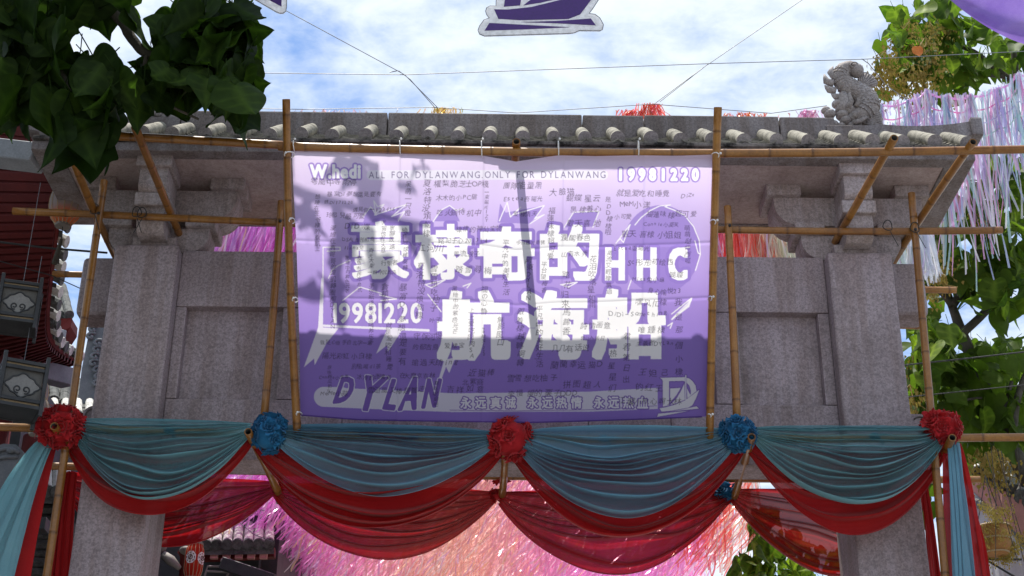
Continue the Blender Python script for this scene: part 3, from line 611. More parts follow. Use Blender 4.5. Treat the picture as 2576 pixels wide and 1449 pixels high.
for pts in ([(918,543),(935,517),(942,541),(1023,513),(999,553),(1040,563),(1018,590),(905,590)], [(1090,557),(1109,529),(1131,517),(1145,529),(1157,557)], [(1252,560),(1258,512),(1272,535),(1369,517),(1333,563)], [(1419,572),(1443,534),(1507,531),(1491,570)]): fill_poly(deep, pts)
th = np.linspace(0, 2*np.pi, 60); fill_poly(deep, np.stack([1662+98*np.cos(th), 628+112*np.sin(th)], 1)); paint(deep, PUR, .8)
tmask = new()
for ch, a, b, c, d, bo in TITLE:
    m_ = new(); glyph_box(m_, ch, a+bo, b+bo, c-bo, d-bo); tmask |= dil(m_, bo, False)
for x0, x1, ch in ((1522,1572,'H'),(1602,1652,'H'),(1681,1730,'C')):
    m_ = new(); glyph_box(m_, ch, x0+4.5, 627, x1-4.5, 701); tmask |= dil(m_, 4.4, False)
paint(dil(tmask, 9), PUR)
strk = new()
for pts in ([(912,545),(933,520),(946,541),(940,505),(950,520),(966,514),(942,541),(1023,514),(985,545),(1018,532),(1002,556)],[(1090,557),(1109,529),(1131,517),(1147,529),(1163,525)],[(1256,556),(1276,509),(1284,546),(1310,521),(1292,540),(1369,517),(1345,550),(1369,540),(1333,563)],[(1419,572),(1443,534),(1507,531),(1491,572)],
            [(1597,566),(1612,548),(1635,530),(1660,518),(1687,515),(1673,520),(1695,528),(1722,541),(1745,570),(1759,605),(1762,640),(1756,636),(1748,606)],[(1762,640),(1750,680)],[(1549,612),(1585,565),(1568,610),(1560,600),(1549,612)],[(812,700),(812,622),(855,622),(855,630),(822,632)],[(826,700),(834,680),(850,668),(880,655)],
            [(862,756),(905,722),(960,738)],[(955,742),(998,752),(958,756)],[(1070,716),(1120,704),(1085,724),(1070,716)],[(1076,740),(1110,784)],[(1175,724),(1185,712),(1165,720)],[(1410,716),(1452,710),(1430,722),(1410,716)],[(1580,728),(1588,705)],[(1690,790),(1740,750),(1732,770),(1692,802)],[(1680,820),(1692,812),(1686,826)],[(1690,640),(1705,625),(1735,622)]): stroke(strk, pts, 2.6)
paint(strk, (.82,.80,.86)); rb_ = new()
for pts in ([(764,924),(800,824),(808,700),(814,700),(812,824),(852,826),(822,862),(791,919),(790,902)],[(946,890),(975,826),(1012,830),(976,885),(974,868)],[(1094,985),(1118,905),(1146,899),(1130,938),(1122,922),(1100,985)],[(1688,803),(1743,748),(1735,772),(1690,806)]): fill_poly(rb_, pts)
stroke(rb_, [(803,819),(1078,831)], 6); paint(rb_, WHT, .75)
m_ = new(); word(m_, '19981220', 840, 811, 220, 48, .14); ow = dil(m_, 1.8); paint(dil(ow, 3), PUR, .7); paint(ow, WHT, .93)
paint(tmask, WHT)
# heading line
m_ = new(); word(m_, 'W.hedi', 781, 447, 124, 32, .16); m_ = dil(m_, 2.2); paint(dil(m_, 4), (.36, .25, .63)); paint(m_, WHT)
m_ = new(); stroke(m_, [(934, 440), (1517, 440)], 25); paint(m_, (.80, .80, .87), .75)
m_ = new(); word(m_, 'ALL FOR DYLANWANG.ONLY FOR DYLANWANG', 927, 448, 596, 17, .24); paint(m_, (.20, .17, .30))
m_ = new(); word(m_, '19981220', 1551, 453, 208, 28, .22, 0, True); m_ = dil(m_, 2.4); paint(dil(m_, 3.8), (.36, .25, .63)); paint(m_, WHT)
# bottom bar, slogan, brush lettering and boat emblem
m_ = new(); stroke(m_, [(815, 998), (860, 999)], 50); fill_poly(m_, [(815,974),(1000,982),(1140,989),(1480,986),(1655,976),(1655,1029),(1480,1036),(1140,1036),(1000,1031),(815,1023)]); paint(m_, (.70, .70, .78), .85)
fill = new(); stroke(fill, [(1132,1031),(1300,1034),(1500,1031),(1652,1021)], 1.6); paint(fill, (.20,.12,.45))
for ch, x in zip('永远真诚永远热情永远热血', (1157,1194,1232,1269,1325,1362,1398,1435,1492,1529,1566,1602)):
    m_ = new(); glyph_box(m_, ch, x+2, 999, x+28, 1027); m_ = dil(m_, 1.0); paint(dil(m_, 3.0), (.20, .12, .45)); paint(m_, (.72, .72, .79))
for ch, a, b, y0, y1 in (('D',842,888,952,1012),('Y',894,958,948,1032),('L',966,1002,954,1028),('A',1002,1054,952,1030),('N',1060,1102,956,1024)):
    m_ = new(); glyph_box(m_, ch, a, y0, b-10, y1, .28, .03); m_ = dil(m_, 3.4); paint(dil(m_, 1.9), (.76, .76, .83)); paint(m_, (.20, .12, .45))
LOGO = {'hull': [(700,1070),(850,1050),(1100,985),(1430,850),(1840,545),(1740,800),(1640,985),(1520,1055),(1000,1145),(760,1165)], 'wave_low': [(630,1315),(670,1225),(1100,1185),(1540,1143),(1100,1230)], 'wave_high': [(1010,1165),(1400,1095),(1760,1015),(1825,1080),(1400,1120)],
  'stem': [(720,205),(1430,185),(1430,310),(1380,290),(975,300),(975,985),(800,1025),(800,300),(775,250)], 'square_sail': [(1010,510),(1310,490),(1200,680),(1010,910)], 'sail': [(1415,360),(1425,830),(1200,920),(1010,980),(1200,780),(1330,560)], 'mast': [(1440,125),(1470,125),(1470,830),(1440,850)],
  'bow_sail': [(1480,205),(1560,225),(1650,300),(1730,420),(1760,580),(1500,790),(1485,500),(1560,650),(1600,690),(1600,560),(1560,430),(1480,340)]}
def logoD(p): return ((2500+p[0]/7.245)/1.565, (1460+p[1]/7.245)/1.565)
m_ = new()
for v in LOGO.values(): fill_poly(m_, [logoD(p) for p in v])
paint(dil(m_, 2.5), (.21, .125, .46)); paint(m_, (.72, .72, .79))
# signatures in thin dark marker
ink = new()
for s, x, y, L, v in HW:
    n = len(s); ws = [1.0 if ord(c) > 300 else (.85 if v else .62) for c in s]; k = L/sum(ws); sz = min(k, 21); pos = 0
    for ch, w_ in zip(s, ws):
        T = GL.get(ch)
        if T is None: pos += w_*k; continue
        gw = min(np.ptp(T[:, :, 0]), 1); gh = min(np.ptp(T[:, :, 1]), 1); jx, jy = rng.normal(0, .06*sz, 2); e = sz*rng.uniform(.9, 1.08)
        if v: cx_, cy_ = x, y+pos+w_*k/2
        else: cx_, cy_ = x+pos+w_*k/2, y
        hw = max(gw*e*.48, .8); hh = max(gh*e*.48, .8); glyph_box(ink, ch, cx_-hw+jx, cy_-hh+jy, cx_+hw+jx, cy_+hh+jy, rng.uniform(-.05, .3), .03); pos += w_*k
inkf = ink.astype(np.float32)
img = img*(1-.78*inkf[..., None])+np.array((.035, .028, .05))*.78*inkf[..., None]
# average over small windows so that each mesh vertex carries its area's colour
def boxf(a, r):
    c = np.cumsum(np.cumsum(np.pad(a, ((r+1, r), (r+1, r), (0, 0)), 'edge'), 0), 1); n = 2*r+1
    return (c[n:, n:]-c[:-n, n:]-c[n:, :-n]+c[:-n, :-n])/(n*n)
img = boxf(img, 1)
NU, NV = 840, 540
uu = np.linspace(0, 1, NU); vv = np.linspace(0, 1, NV)
tpx = np.array([(733,375),(860,379),(1006,384),(1120,387),(1212,391),(1298,407),(1405,391),(1500,393),(1605,391),(1700,392),(1794,389)]); bpx = np.array([(756,1044),(900,1055),(1100,1059),(1340,1063),(1450,1060),(1600,1055),(1779,1048)])
def edge(pl, u):
    x = pl[0, 0]+(pl[-1, 0]-pl[0, 0])*u; return x, np.interp(x, pl[:, 0], pl[:, 1])
tx, ty = edge(tpx, uu); bx_, by_ = edge(bpx, uu)
dim = vv[:, None]; ty2 = np.interp(uu, [0, 1], [ty[0], ty[-1]]); 
DX = tx[None]*(1-dim)+bx_[None]*dim; DY = ty[None]*(1-dim)+by_[None]*dim
sidew = 5*np.sin(np.pi*dim*1.0)*(np.exp(-uu/.02)[None]*.8-np.exp(-(1-uu)/.02)[None]*.5); DX = DX+sidew*np.ones_like(DX)
d_ = np.stack([(DX-IW/2)/FPX, -(DY-IH/2)/FPX, -np.ones_like(DX)], -1) @ np.array(CROT).T
nn = np.array(Vector((0, zT-zB, YB_-YT)).normalized()); q0 = np.array((0, YT, zT))-nn*.02
tt = ((q0-np.array(CAM)) @ nn)/(d_ @ nn); POS = np.array(CAM)+d_*tt[..., None]
XX, VVv = POS[..., 0], dim*np.ones_like(DX)
wr = .010*np.sin(XX*2.1+VVv*3)+.006*np.sin(VVv*17+2.5*np.sin(XX*1.7))+.004*np.sin(XX*9+VVv*6)*np.exp(-VVv*2)
wr += .020*np.exp(-((XX-.10)/.25)**2)*np.exp(-VVv*6)
for x_ in (-.75, -.15, .42, 1.0): wr += .0035*np.tanh((XX-x_)/.006)*np.exp(-((XX-x_)/.05)**2)             # fold creases from packing
for v_ in (.34, .55): wr += .004*np.exp(-((VVv-v_-.004*np.sin(XX*3))/.006)**2)
POS = POS-nn*wr[..., None]*1.0
me = grid_mesh('banner_sheet', POS)
ix = np.clip(((DX-CX0)*CS).astype(int), 0, CWp-1); iy = np.clip(((DY-CY0)*CS).astype(int), 0, CHp-1)
colr = np.ones((NV, NU, 4), np.float32); colr[..., :3] = img[iy, ix]
ca = me.color_attributes.new('print', 'FLOAT_COLOR', 'POINT'); ca.data.foreach_set('color', colr.ravel())
banner = thing('banner', 'purple gradient cloth banner with large white Chinese title and many handwritten signatures', 'banner')
put('sheet', me, M['banner'], banner)
hem = MB(); e_ = POS[-1, ::12]; hem.tube([Vector(p) for p in e_], .006, 5); put('bottom_hem', hem.mesh('bottom_hem'), cloth('hem', (.10, .05, .26), (.12, .06, .3), 0), banner)
def tie(name, p, q):
    mb = MB(); p, q = Vector(p), Vector(q); c = (p+q)/2; d = (q-p); a = Vector((0, -1, 0)); r = d.length/2
    mb.tube([c+d.normalized()*(math.cos(t)*r)+a*(math.sin(t)*.04+.01) for t in np.linspace(0, 6.28, 16)], .0042, 6); mb.ball(p+Vector((.01, -.03, .01)), .009, 7, 5)
    put(name, mb.mesh(name), M['zip'], banner, smooth=True)
for x in (739, 1006, 1211, 1404, 1605): tie('cable_tie', P(x, 358, YT-.03), lean(x+1, np.interp(x, tpx[:, 0], tpx[:, 1])+4, -.02))
for (xp, xb, y) in ((716, 741, 390), (728, 742, 556), (736, 750, 755), (746, 760, 1042), (1808, 1790, 392), (1800, 1786, 560), (1790, 1781, 752), (1788, 1777, 1047)): tie('cable_tie', lean(xp, y+2, -.09), lean(xb, y, -.02))
# ================================================================== draped cloth
def swag(name, mat, x0, y0, x1, y1, yb_top, yb_bot, Y, folds, label, cat='drape', group=None, gath=.10, bulge=.14, skew=0, seed=0, front=1, xm=None, nu=130, nv=190, wave=1.0):
    r = np.random.default_rng(seed); A, B = np.array(P(x0, y0, Y)), np.array(P(x1, y1, Y)); xm = xm or (x0+x1)/2
    ym = (y0+y1)/2; zt_ = P(xm, yb_top, Y).z; zb_ = P(xm, yb_bot, Y-.05).z; zc = (A[2]+B[2])/2
    s0, s1 = zc-zt_, zc-zb_; u = np.linspace(0, 1, nu)[None]; v = np.linspace(0, 1, nv)[:, None]
    ph = r.uniform(0, 6.28, 6); vw = v + .02*np.sin(6*v+ph[0])
    um = u + skew*u*(1-u)
    shp = np.clip((4*um*(1-um))**.92, 0, 1)
    base = A[None, None]*(1-u[..., None])+B[None, None]*u[..., None]
    endk = 1-np.exp(-np.minimum(u, 1-u)/.06)                         # opens out from the gathered ends
    wd = r.uniform(.35, 1.9, folds); wd = np.cumsum(np.r_[0, wd]); wd = wd/wd[-1]; am = r.uniform(.45, 1.5, folds+1)   # folds of unequal width and depth
    mid_v = v+.085*np.sin(2.6*u+ph[3])*wave*np.sin(np.pi*v)+.05*np.sin(5.5*u+7*v+ph[4])*np.sin(np.pi*v)+.018*np.sin(13*u-9*v+ph[5])*np.sin(np.pi*v)
    phs = np.interp(mid_v, wd, np.arange(folds+1)); fa = np.interp(phs, np.arange(folds+1), am)
    fr = phs-np.floor(phs); ridge = np.exp(-((np.minimum(fr, 1-fr))/.14)**2)                 # narrow raised ridges, wide slack valleys
    sag = s0+(s1-s0)*(vw**1.05); z = base[..., 2]-sag*shp-gath*(v-.35)*(1-.75*shp)
    amp = (.026+.068*shp)*endk*fa
    fine = np.sin(6.28*phs*3+4*u+ph[1])*.5+np.sin(6.28*phs*5.3+9*u+ph[2])*.3
    y = Y-front*(bulge*shp*np.sin(np.pi*(.18+.72*v))**1.2)-front*amp*ridge-.0012*fine*(.4+shp)-.006*np.sin(17*u+11*v+ph[1])*np.sin(23*v-8*u+ph[2])*shp-.02*np.sin(4*u+ph[4])*shp*v
    z = z-.030*ridge*fa*shp*endk*np.sin(np.pi*np.clip(v, 0, 1))**.3+.010*np.sin(9*u+5*v+ph[0])*shp*v**3
    x = base[..., 0]+.010*np.sin(phs*3)*(1-shp)
    Pn = np.stack([x*np.ones_like(z), y*np.ones_like(z), z], -1); me = grid_mesh(name, Pn)
    gat = np.clip(ridge*1.25+.9*np.exp(-np.minimum(u, 1-u)/.10)+.9*np.exp(-(1-v)/.02)+.5*np.exp(-v/.03), 0, 1)*np.ones_like(z)
    a_ = me.attributes.new('gather', 'FLOAT', 'POINT'); a_.data.foreach_set('value', gat.ravel().astype(np.float32))
    return put(name, me, M[mat], None, label, cat, group)
def tail_cloth(name, mat, top, bot, Y, Yb, folds, label, cat='drape', seed=0, amp=.03, ny=90, nx=70, group=None):
    """hanging tail: top = (xl, xr, y), bot = (xl, xr, y) in picture pixels"""
    r = np.random.default_rng(seed); ph = r.uniform(0, 6.28, 4); rows = []
    for j in range(ny):
        t = j/(ny-1); e = t**.8; yl = top[2]+(bot[2]-top[2])*t; xl = top[0]+(bot[0]-top[0])*e; xr = top[1]+(bot[1]-top[1])*e; Yc = Y+(Yb-Y)*t; row = []
        a = np.array(P(xl, yl, Yc)); b = np.array(P(xr, yl, Yc))
        for i in range(nx):
            u = i/(nx-1); th = 2*math.pi*folds*(u+.09*math.sin(5*u+ph[2])+.05*math.sin(9*u+3*t+ph[3]))+ph[0]+.8*math.sin(2*t+ph[1]); row.append(a*(1-u)+b*u+np.array((0.008*math.sin(th*2), -amp*(.45+.55*t)*(.7+.5*math.sin(4*u+ph[1]))*(abs(math.sin(th/2))**.6*2-1), .01*math.sin(5*u+ph[2]))))
        rows.append(row)
    me = grid_mesh(name, np.array(rows)); a_ = me.attributes.new('gather', 'FLOAT', 'POINT'); a_.data.foreach_set('value', [.85]*len(me.vertices)); return put(name, me, M[mat], None, label, cat, group)
gF = 'swags on the front rail'; gB = 'swags on the rear rail'
swag('fabric_swag', 'teal', 188, 1066, 630, 1076, 1070, 1252, YF-.075, 12, 'sheer teal swag between the left red rosette and the left blue rosette', group=gF, seed=1, xm=395)
swag('fabric_swag', 'blue', 690, 1084, 1248, 1098, 1086, 1240, YF-.075, 12, 'sheer blue swag between left blue rosette and the middle red rosette', group=gF, seed=2, skew=-.05)
swag('fabric_swag', 'blue', 1296, 1098, 1850, 1094, 1092, 1298, YF-.075, 11, 'deep sheer blue swag between middle red rosette and the right blue rosette', group=gF, seed=3, skew=.12)
swag('fabric_swag', 'teal', 1894, 1086, 2372, 1086, 1084, 1268, YF-.075, 13, 'sheer blue swag between the right blue rosette and the right red rosette', group=gF, seed=4)
swag('fabric_swag', 'red', 170, 1105, 632, 1102, 1150, 1302, YF+.06, 5, 'red swag under the teal cloth beside the left pillar', group=gF, seed=5, xm=395, bulge=.07)
swag('fabric_swag', 'red', 642, 1112, 1258, 1128, 1160, 1325, YF+.06, 5, 'red swag under the blue cloth left of the middle rosette', group=gF, seed=6, bulge=.07)
swag('fabric_swag', 'red', 1284, 1128, 1868, 1118, 1165, 1352, YF+.06, 5, 'red swag under the blue cloth right of the middle rosette', group=gF, seed=7, skew=.1, bulge=.07)
swag('fabric_swag', 'red', 1880, 1118, 2378, 1108, 1150, 1338, YF+.06, 5, 'red swag under the blue cloth beside the right pillar', group=gF, seed=8, bulge=.07)
swag('fabric_swag', 'redback', 150, 1200, 698, 1222, 1212, 1385, YK-.04, 8, 'sheer red swag on the rear pole seen right of the left pillar', group=gB, seed=9, xm=400)
swag('fabric_swag', 'redback', 690, 1228, 1245, 1248, 1238, 1408, YK-.04, 8, 'sheer dark red swag on the rear pole left of the arch middle', group=gB, seed=10)
swag('fabric_swag', 'redback', 1256, 1248, 1835, 1245, 1245, 1442, YK-.04, 8, 'sheer dark red swag on the rear pole right of the arch middle', group=gB, seed=11, skew=.08)
swag('fabric_swag', 'redback', 1838, 1240, 2330, 1240, 1245, 1440, YK-.04, 8, 'sheer red swag on the rear pole seen left of the right pillar', group=gB, seed=12)
tail_cloth('fabric_tail', 'teal', (98, 140, 1110), (-170, 12, 1560), YF-.08, YF-.35, 4, 'teal cloth tail hanging out to the left from the left red rosette', seed=1)
tail_cloth('fabric_tail', 'red', (100, 143, 1118), (-140, 62, 1560), YF-.0, YF-.22, 3, 'red cloth tail behind the teal tail under the left red rosette', seed=2)
tail_cloth('fabric_tail', 'red', (163, 193, 1188), (112, 172, 1560), YK-.7, YK-.7, 3, 'red cloth tail hanging against the left pillar beside the bamboo post', seed=3)
tail_cloth('fabric_tail', 'blue', (2383, 2410, 1112), (2402, 2462, 1560), YF-.09, YF-.12, 4, 'light blue cloth tail hanging from the right red rosette', seed=4)
tail_cloth('fabric_tail', 'red', (2374, 2416, 1120), (2372, 2510, 1560), YF-.0, YF-.02, 4, 'red cloth tail behind the light blue tail at the right edge', seed=5)
tail_cloth('fabric_tail', 'red', (2312, 2322, 1185), (2342, 2378, 1560), YK-.7, YK-.7, 3, 'narrow red cloth tail beside the right pillar', seed=6)
M['knot'] = cloth('knot_cloth', (.10, .30, .38), (.14, .36, .44), 0)
# small knots of cloth on top of the rail
for (x, y, lab) in ((425, 1083, 'teal cloth knot on the rail above the left swag'), (1518, 1104, 'blue cloth knot on the rail right of the middle rosette'), (2200, 1098, 'teal cloth knot on the rail above the right swag')):
    c = P(x, y, YF-.08); mb = MB(); mb.ball(c, (.04, .03, .028), 10, 7); mb.tube([c, c+Vector((.03, -.02, -.02)), c+Vector((.05, -.02, -.07))], [.018, .02, .024], 7, True, 0, .4); mb.tube([c, c+Vector((.06, -.01, .012)), c+Vector((.11, -.01, .008))], [.016, .012, .008], 7, True, 0, .5)
    put('cloth_knot', mb.mesh('cloth_knot'), M['knot'], None, lab, 'knot', smooth=True)
c0, c1 = P(908, 1094, YF-.07), P(1050, 1106, YF-.07); mb = MB(); n_ = 26
mb.tube([c0.lerp(c1, t)+Vector((0, -.02*math.sin(9*t), .012*math.sin(21*t))) for t in np.linspace(0, 1, n_)], [.02+.012*abs(math.sin(7*t+1)) for t in np.linspace(0, 1, n_)], 8, True, 0, .6)
put('cloth_scrap', mb.mesh('cloth_scrap'), M['rose_red'], None, 'twisted red scrap of cloth tied on the rail below the banner', 'cloth', smooth=True)
# ------------------------------------------------------------------ rosettes
def rosette(x, y, Y, wpx, hpx, mat, label, seed, lumps=13):
    r = np.random.default_rng(seed); c = np.array(P(x, y, Y)); k = (P(x+1, y, Y)-P(x, y, Y)).length; bm = bmesh.new(); bmesh.ops.create_icosphere(bm, subdivisions=4, radius=1)
    V = np.array([v.co[:] for v in bm.verts]); F = [[v.index for v in f.verts] for f in bm.faces]; bm.free()
    rad = np.array((wpx/2*k, .75*max(wpx, hpx)/2*k, hpx/2*k/math.cos(R(22))))*1.22; q = V+.25*np.sin(V[:, [1, 2, 0]]*4.3+r.uniform(0, 6, 3))
    core = V*(.62+.05*np.abs(np.sin(q @ r.normal(0, 6, 3))))[:, None]*rad; mb = MB(); mb.v = core.tolist(); mb.f = [tuple(f) for f in F]; mb.mi = [0]*len(F)
    i = np.arange(lumps)+.5; ph = np.arccos(1-2*i/lumps); th = np.pi*(1+5**.5)*i; C = np.stack([np.cos(th)*np.sin(ph), np.sin(th)*np.sin(ph), np.cos(ph)], 1)+r.normal(0, .12, (lumps, 3)); C /= np.linalg.norm(C, axis=1)[:, None]
    R0 = rad.min()
    for n_ in C:                                                    # gathered frills: wavy rings of cloth, one inside the other
        a_ = np.cross(n_, (.31, .52, .79)); a_ /= np.linalg.norm(a_); b_ = np.cross(n_, a_); ctr = n_*rad*r.uniform(.60, .72); sz = R0*r.uniform(.44, .60)*(13/max(lumps, 9))**.4
        for kk, (rr, hh) in enumerate(((.95, .42), (.62, .52), (.30, .58))):
            n, m_ = 46, 6; t = np.linspace(0, 2*np.pi, n); p = r.uniform(0, 6.28, 4); w1 = .22*np.sin(4*t+p[0])+.16*np.sin(7*t+p[1])+.10*np.sin(11*t+p[2]); rows_ = []
            for j in range(m_):
                v = j/(m_-1); R_ = sz*rr*(.55+.55*v-.12*v*v)*(1+w1*v*.75+.10*np.sin(15*t+p[3])*v); hgt = sz*hh*(np.sin(v*1.9)*(1+.45*w1))-sz*.12
                rows_.append(ctr[None]+np.cos(t)[:, None]*a_*R_[:, None]+np.sin(t)[:, None]*b_*R_[:, None]+n_*hgt[:, None])
            A = np.array(rows_).reshape(-1, 3); mb.add(A.tolist(), [(j*n+q_, j*n+q_+1, (j+1)*n+q_+1, (j+1)*n+q_) for j in range(m_-1) for q_ in range(n-1)])
    me = mb.mesh('rosette', False); me.transform(Matrix.Translation(c)); return put('rosette', me, M[mat], None, label, 'rosette', 'cloth rosettes on the poles', smooth=True)
rosette(152, 1074, YF-.11, 128, 98, 'rose_red', 'ruffled red cloth rosette at the left end of the front rail', 1, 13)
rosette(677, 1090, YF-.10, 90, 100, 'rose_blue', 'ruffled blue cloth rosette left of the banner bottom', 2, 16)
rosette(1283, 1103, YF-.08, 114, 108, 'rose_red', 'ruffled dark red cloth rosette in the middle under the banner', 3, 14)
rosette(1854, 1091, YF-.10, 98, 86, 'rose_blue', 'ruffled blue cloth rosette right of the banner bottom', 4, 16)
rosette(2366, 1076, YF-.10, 106, 80, 'rose_red', 'ruffled red cloth rosette at the right end of the front rail', 5, 14)
rosette(1258, 1193, YK, 84, 36, 'rose_red', 'small red cloth rosette on the rear pole behind the middle rod', 6, 9)
rosette(1822, 1240, YK-.02, 66, 46, 'rose_blue', 'small dark blue cloth rosette on the rear pole at the right', 7, 9)
rosette(1250, 1246, YK-.02, 44, 26, 'rose_red', 'little dark red bunch of cloth under the middle rod end', 8, 7)
# purple cloth overhead
swag('purple_drape', 'purple', 2255, -150, 2900, -170, -150, 165, 8.2, 3, 'glossy purple cloth bulging down into the top right corner', 'drape', seed=21, xm=2590, bulge=.35, gath=.05, wave=2.0)
# ================================================================== hanging boat signs
sr = Matrix.Rotation(R(8.4), 2); ssc = .69
def signD(p): q = sr @ Vector((p[0]-630, p[1]-1315)); return (859+(1080+q.x*ssc)/3, (230+q.y*ssc)/3)
YS = 9.3
sign = thing('boat_sign', 'white cut-out board with a purple sailing boat hanging overhead', 'sign')
def flat(name, ptsD, Y, th, mat, par): return put(name, MB().prism([P(x, y, Y) for x, y in ptsD], (0, th, 0)).mesh(name), mat, par)
plate = [(859+a/3, b/3) for a, b in ((1167,0),(1165,44),(1120,44),(1095,58),(1087,85),(1095,110),(1115,135),(1075,150),(1042,195),(1030,228),(1040,255),(1080,271),(1720,252),(1760,246),(1795,230),(1950,232),(1972,220),(1978,185),(1950,135),(1915,108),(1870,100),(1900,60))]
plate += [signD(p) for p in ((1960,480),(1880,430),(1850,330),(1740,190),(1600,110),(1530,100),(1500,40),(1410,40),(1390,110),(690,120),(640,180),(650,260),(720,330),(725,900))]
flat('board', plate, YS, .012, M['acrylic'], sign)
loop = plate+[plate[0]]; mb = MB(); mb.tube([P(x, y, YS-.002) for x, y in loop], .0028, 5); put('edge_line', mb.mesh('edge_line'), M['wire'], sign)
for nm, pts in LOGO.items(): flat(nm, [signD(p) for p in pts], YS-.004, .003, M['ink'], sign)
sign2 = thing('corner_sign', 'corner of a white board with purple print at the top edge', 'sign')
pl2 = [(640, -2), (695, 30), (703, 33), (712, 33), (719, 28), (721, 18), (724, -70), (560, -120), (520, -60)]
flat('board', pl2, 9.6, .012, M['acrylic'], sign2); mb = MB(); mb.tube([P(x, y, 9.598) for x, y in pl2], .0028, 5); put('edge_line', mb.mesh('edge_line'), M['wire'], sign2)
flat('purple_print', [(660, -10), (700, 12), (708, 16), (709, -60), (600, -90)], 9.596, .003, M['ink'], sign2)
# ------------------------------------------------------------------ wires
def wire(pts, label, r=.0036, mat='wire', sag=0):
    q = []
    for (a, b) in zip(pts[:-1], pts[1:]):
        A, B = P(*a), P(*b)
        for t in np.linspace(0, 1, 12): q.append(A.lerp(B, t)-Vector((0, 0, sag*4*t*(1-t))))
    mb = MB(); mb.tube(q, r, 6); return put('wire', mb.mesh('wire'), M[mat], None, label, 'wire')
wire([(560, -45, 11.8), (722, 28, 11.8), (1000, 178, 11.8), (1018, 188, 11.8), (1100, 270, 11.8)], 'grey wire running from the corner sign down to the roof ridge')
wire([(1003, 178, 11.8), (1032, 200, 11.78), (1095, 272, 11.78)], 'second strand of wire doubled beside the left slanting wire')
wire([(520, 182, 11.9), (1018, 188, 11.8), (1784, 160, 11.8), (2170, 149, 11.9), (2640, 126, 12)], 'long grey wire stretched almost level across the sky')
wire([(2090, -50, 11.8), (1784, 160, 11.8), (1776, 165, 11.8), (1645, 262, 11.8)], 'grey wire slanting from upper right down to the ridge')
wire([(1780, 162, 11.78), (1660, 256, 11.78)], 'second strand of wire doubled beside the right slanting wire')
wire([(580, 272, 11.8), (760, 275, 11.8), (1090, 270, 11.8), (1300, 284, 11.8), (1640, 262, 11.8), (1940, 285, 11.8), (2080, 266, 11.8)], 'wire running just above the roof ridge', .0034)
wire([(2168, 148, 11.9), (2185, 160, 11.9), (2230, 215, 12.2), (2280, 250, 12.8)], 'short wire hanging down behind the stone fish', .004)
wire([(980, 182, 11.8), (1000, 178, 11.8)], 'cut wire end at the left crossing of wires', .004)
wire([(-40, 604, 10.9), (120, 624, 10.9), (270, 636, 10.9)], 'black cable crossing the sky left of the gate', .009, 'cable')
wire([(-40, 646, 10.9), (130, 693, 10.9), (225, 736, 10.9)], 'thin cable below the black cable at the left', .004, 'cable')
wire([(2270, 919, 12.2), (2420, 903, 12.2), (2640, 878, 12.2)], 'black cable crossing the foliage right of the gate', .007, 'cable')
wire([(2270, 1000, 12.2), (2640, 962, 12.2)], 'lower black cable crossing the leaves at the right', .005, 'cable')
# ================================================================== tinsel
def strips(name, roots, L, wid, col, r, lean_=(0, 0), curl=.06, seg=7):
    n = len(roots); t = np.linspace(0, 1, seg+1)[None, :]; ph = r.uniform(0, 6.28, (n, 4)); roots = np.asarray(roots)
    L = np.asarray(L)[:, None]; dx = lean_[0]*L*t**1.3+curl*L*(np.sin(5*t+ph[:, 0:1])-np.sin(ph[:, 0:1]))*.5+r.normal(0, .10, (n, 1))*L*t
    dy = lean_[1]*L*t**1.3+curl*L*(np.sin(4*t+ph[:, 1:2])-np.sin(ph[:, 1:2]))*.5+r.normal(0, .08, (n, 1))*L*t
    c = np.stack([roots[:, 0:1]+dx, roots[:, 1:2]+dy, roots[:, 2:3]-L*t], -1); a = ph[:, 2:3]+t*r.uniform(-5, 5, (n, 1)); w_ = np.asarray(wid)[:, None]
    off = np.stack([np.cos(a)*w_, np.sin(a)*w_, np.zeros_like(a)], -1); A = np.stack([c-off, c+off], 2)           # n, seg+1, 2, 3
    nv = (seg+1)*2; me = bpy.data.meshes.new(name); me.vertices.add(n*nv); me.vertices.foreach_set('co', A.reshape(-1).astype(np.float32))
    base = (np.arange(n)*nv)[:, None, None]; s = (np.arange(seg)*2)[None, :, None]; q = (base+s+np.array([0, 1, 3, 2])[None, None]).reshape(-1, 4)
    me.loops.add(q.size); me.loops.foreach_set('vertex_index', q.ravel().astype(np.int32)); me.polygons.add(len(q)); me.polygons.foreach_set('loop_start', np.arange(0, q.size, 4, dtype=np.int32)); me.update(calc_edges=True)
    cc = np.ones((n, nv, 4), np.float32); cc[:, :, :3] = np.asarray(col)[:, None, :]
    at_ = me.color_attributes.new('tint', 'FLOAT_COLOR', 'POINT'); at_.data.foreach_set('color', cc.ravel()); return me
PAL = np.array([(620, .84, .36, .88), (760, .95, .20, .80), (900, .95, .26, .66), (1050, .92, .44, .50), (1200, .93, .55, .42), (1320, .93, .50, .50), (1450, .95, .34, .64), (1600, .92, .30, .82), (1780, .92, .30, .68), (1805, .88, .07, .05), (1895, .88, .08, .05), (1915, .80, .68, .50), (1990, .72, .80, .62), (2200, .66, .82, .72), (2400, .66, .62, .86)])
def pal(px, r):
    px = px+r.normal(0, 26, len(px)); c = np.stack([np.interp(px, PAL[:, 0], PAL[:, i]) for i in (1, 2, 3)], -1); c = c*r.uniform(.88, 1.12, (len(px), 1))
    alt = r.random(len(px)); c[alt < .10] = (.86, .86, .88); c[(alt > .10) & (alt < .17)] = (.70, .45, .86); c[(alt > .17) & (alt < .22)] = (.90, .62, .30); return np.clip(c*1.04, 0, .97)**.66
rt = np.random.default_rng(5)
allm = []
